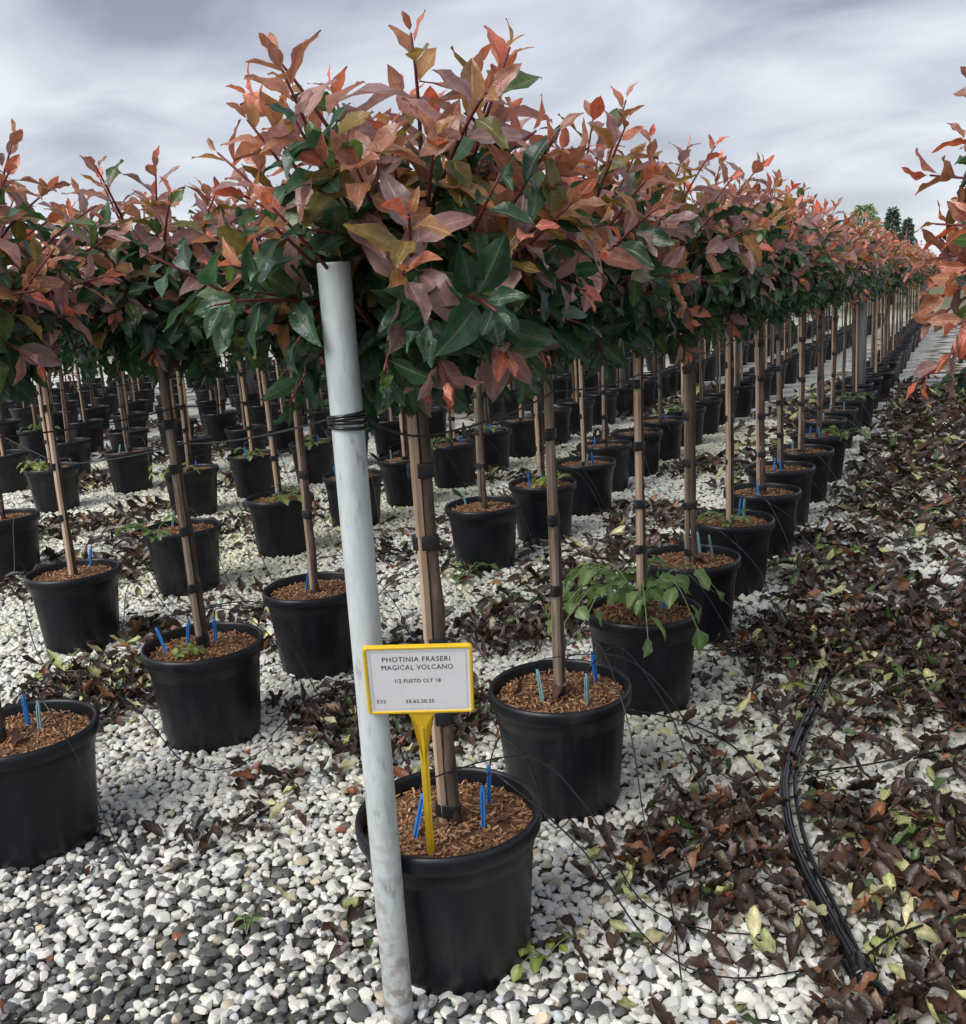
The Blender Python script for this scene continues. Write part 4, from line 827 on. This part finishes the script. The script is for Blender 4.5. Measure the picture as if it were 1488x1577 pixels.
# ------------------------------------------------------------------ weeds
PAL['weed'] = [(0.105, 0.19, 0.055), (0.13, 0.22, 0.07), (0.16, 0.24, 0.085)]; PAL['weedy'] = [(0.27, 0.32, 0.08), (0.22, 0.29, 0.06)]
for k in ('weed', 'weedy'):
    for i in range(len(PAL[k])): PALL.append((k, i)); PID[(k, i)] = len(PALL)-1
WL = [leaf_geo(300+i, Lh=0.045, Wd=0.026, nr=6, nc=4, fold=0.3, curl=0.2+0.06*i, wave=0.12, serr=0.28, pet=0.16) for i in range(6)]
WM = {}
def weed(pos, label, seed, nst=4, size=1.0, pal='weed', per=7, spread=0.8, h=0.10, droop=0.0):
    r = np.random.default_rng(seed); o = link('weed', None, loc=tuple(float(q) for q in pos)); tag(o, label, 'weed', 'green weeds sprouting in pots and gravel')
    for s_ in range(nst):
        a = r.uniform(0, 6.28) if nst > 1 else 0; dv = np.array([math.cos(a), math.sin(a), 0]); hh = h*r.uniform(0.7, 1.2)
        c = [np.zeros(3), dv*0.02*size+np.array([0, 0, hh*0.6]), dv*spread*0.09*size+np.array([0, 0, hh]), dv*spread*0.16*size+np.array([0, 0, hh*(0.85-droop)])]; P = spline(c, 6)
        mb = MB(); mb.tube(P, np.linspace(0.0022, 0.001, len(P))*max(size, 0.6), 5, (0.14, 0.2, 0.07)); link('stem', mb.mesh('weed_stem', MT['twig']), o)
        for q in range(per):
            i = int(len(P)*(0.25+0.75*q/per)); i = min(i, len(P)-2); T = nrm(P[i+1]-P[i]); sd2 = nrm(np.cross(T, [0, 0, 1])+1e-6)*(1 if q % 2 else -1); d = T*0.5+sd2*0.8+r.normal(0, 0.2, 3)+np.array([0, 0, -droop*0.4])
            if q == per-1: d = T+np.array([0, 0, -0.2])
            key = (int(r.integers(0, 6)), PID[(pal, r.integers(0, len(PAL[pal])))])
            if key not in WM: V, F, U, Tt = WL[key[0]]; WM[key] = mesh_np('weed_leaf', V, [F], MT['leaf'], leaf_cols(key[1], U, Tt))
            m4 = np.eye(4); m4[:3, :3] = basis(d[None], np.array([[0, 0, 1.0]])+r.normal(0, 0.25, 3))[0]*size*r.uniform(0.7, 1.25); m4[:3, 3] = P[i]
            link('leaf', WM[key], o, mw=Matrix(m4.tolist()))
SP = {(q[0], q[1]): q for q in SPOTS}
q = SP[(0, 2)]; weed((q[2]+0.01, q[3]-0.05, 0.262), 'big leafy green weed spilling over the rim of the third pot in the nearest row', 11, nst=12, size=1.5, per=8, spread=1.15, h=0.16, droop=0.55)
q = SP[(1, 1)]; weed((q[2]-0.02, q[3]-0.10, 0.262), 'pale low weed in the second pot of the second row', 12, nst=4, size=0.7, per=5, pal='weedy', h=0.03, spread=0.7)
q = SP[(0, 4)]; weed((q[2]+0.01, q[3]-0.05, 0.262), 'small green weed in the fifth pot of the nearest row', 13, nst=5, size=1.0, per=4, h=0.07)
GW = [((722, 886), 'bright green weed in the gravel beside the pot behind the signed tree', 1.2, 4, 'weed'), ((380, 1440), 'tiny green seedling in the bare gravel between the front pots', 0.5, 2, 'weed'), ((842, 1478), 'small yellow-green weed at the foot of the signed pot', 0.8, 3, 'weedy'), ((500, 900), 'yellow-green weed in the litter behind the pole', 0.9, 3, 'weedy'),
      ((1245, 1075), 'bright yellow-green weed sprouting beside the far hose', 0.9, 3, 'weedy'), ((540, 1130), 'small green weed in gravel beside the sign', 0.8, 3, 'weed'), ((760, 1100), 'green weed tuft behind the rim of the signed pot', 1.0, 3, 'weed'), ((1290, 860), 'yellow-green weed in the littered aisle far beyond the hose', 1.3, 4, 'weedy')]
for j, ((px, py), lab, sz_, ns, pal) in enumerate(GW): weed(at(px, py, z=0.008), lab, 60+j, nst=ns, size=sz_, per=4, pal=pal, h=0.04*sz_, spread=0.6)
j = 0
for (k, kk, x, y, d) in SPOTS:
    if 4.0 < d < 10 and rng.random() < 0.22:
        j += 1; weed((x+rng.normal(0, 0.05), y-0.05+rng.normal(0, 0.04), 0.262), 'green weed growing in %s' % potname(k, kk), 100+j, nst=5, size=1.3, per=4, h=0.07, pal='weed' if j % 3 else 'weedy')
# leaf-covered spots on pot soil: dead leaves lying in the pots
DL = [((0, 1), (800, 1075), 'dead brown leaf lying on the soil of the second pot in the nearest row'), ((0, 1), (865, 1072), 'dead brown leaf lying on the soil of the second pot in the nearest row'), ((1, 0), (30, 1140), 'dead leaf heap on the soil of the front pot in the second row'), ((1, 0), (55, 1128), 'dead leaf heap on the soil of the front pot in the second row'), ((0, 3), (1075, 868), 'dead brown leaf on the soil of the fourth pot in the nearest row'), ((0, 0), (775, 1265), 'thin dead leaf lying on the soil of the signed pot')]
for j, (_, (px, py), lab) in enumerate(DL):
    V, F, U, T = LIT[j % 10]; b_ = at(px, py, z=0.277); r = np.random.default_rng(j); m4 = np.eye(4); m4[:3, :3] = basis(np.array([[r.normal(), r.normal(), 0.05]]), np.array([[0.1, 0.2, 1.0]]))[0]*(0.9 if j < 5 else 0.6); m4[:3, 3] = b_-m4[:3, 1]*0.04
    me = mesh_np('fallen_leaf', V, [F], MT['litter'], np.tile((0.11, 0.055, 0.038), (len(V), 1))); o = link('fallen_leaf', me); o.matrix_world = Matrix(m4.tolist()); tag(o, lab, 'leaf', 'dead leaves lying in the pots')

# ------------------------------------------------------------------ trees beyond the field
def conifer(px, dist, ytop, name, label, pale):
    b_ = at(px, 430, dist=dist); h = at(px, ytop, dist=dist)[2]; r = np.random.default_rng(int(px)); o = link(name, None, loc=(b_[0], b_[1], 0)); tag(o, label, 'tree')
    mb = MB(); mb.tube([(0, 0, 0), (0.05, 0, h*0.5), (0, 0, h*0.97)], [h*0.035, h*0.02, 0.01], 8, (0.09, 0.07, 0.05)); link('trunk', mb.mesh('far_trunk', MT['twig']), o)
    V = []; F = []; Cc = []
    for i in range(2600 if not pale else 2200):
        f = r.random()**(0.75 if not pale else 0.9); z = h*(0.12+0.88*f) if not pale else h*(0.2+0.78*f); a = r.uniform(0, 6.28)
        R0 = (h*0.24*(1-f)**0.8*(0.75+0.25*math.sin(z*9/h*4+a*2)) if not pale else h*0.20*math.sin(math.pi*min(0.999, 0.12+0.86*f))**0.7)
        q = R0*r.random()**0.45; p = np.array([q*math.cos(a), q*math.sin(a), z-(0.25*q if not pale else 0)]); ln = h*r.uniform(0.018, 0.045); d = nrm(np.array([math.cos(a), math.sin(a), r.normal(-0.1 if not pale else 0.3, 0.4)])); sd2 = nrm(r.normal(size=3))
        n0 = len(V); V += [p, p+d*ln+sd2*ln*0.28, p+d*ln*1.6, p+d*ln-sd2*ln*0.28]; F.append((n0, n0+1, n0+2, n0+3)); c = np.array((0.075, 0.105, 0.075) if not pale else (0.22, 0.27, 0.12))*r.uniform(0.6, 1.4); Cc += [c]*4  # conifer green paled to put distance haze into the colour
    tag(link('crown', mesh_np('far_crown', V, [np.array(F)], MT['conifer'], np.array(Cc), smooth=False), o), kind='stuff')
conifer(1372, 46, 322, 'conifer_tree', 'dark green conifer rising beyond the ends of the rows', False); conifer(1328, 44, 315, 'poplar_tree', 'pale green leafy tree beyond the ends of the rows', True)
conifer(1395, 60, 338, 'conifer_tree', 'smaller distant conifer beside the dark conifer', False)

# pale sprig of broken-off leaves in the littered aisle
b_ = at(1405, 1262, z=0.040); spr = link('fallen_sprig', None, loc=tuple(b_)); tag(spr, 'pale yellow-green fallen sprig of pointed leaves lying in the littered aisle', 'sprig')
P = spline([(0.10*RIGHT[0], 0.10*RIGHT[1]-0.03, -0.012), (0.03, -0.01, 0.004), (-0.04, 0.05, 0.008)], 6); mb = MB(); mb.tube(P, 0.0022, 6, (0.16, 0.05, 0.04)); link('stem', mb.mesh('sprig_stem', MT['twig']), spr)
for q in range(9):
    i = min(len(P)-2, 1+q); T = nrm(P[i+1]-P[i]); sd2 = nrm(np.cross(T, [0, 0, 1]))*(1 if q % 2 else -1); V, F, U, Tt = LEAF_HI[q]
    m4 = np.eye(4); m4[:3, :3] = basis((T*0.6+sd2*0.9)[None], np.array([[0, 0, 1.0]])+rng.normal(0, 0.15, 3))[0]*0.85; m4[:3, 3] = P[i]
    cc = np.concatenate([np.tile((0.40, 0.43, 0.18), (len(V), 1))*(1+0.3*np.clip(1-U*3, 0, 1)[:, None]), U[:, None]], 1); link('leaf', mesh_np('sprig_leaf', V, [F], MT['leaf'], cc), spr, mw=Matrix(m4.tolist()))
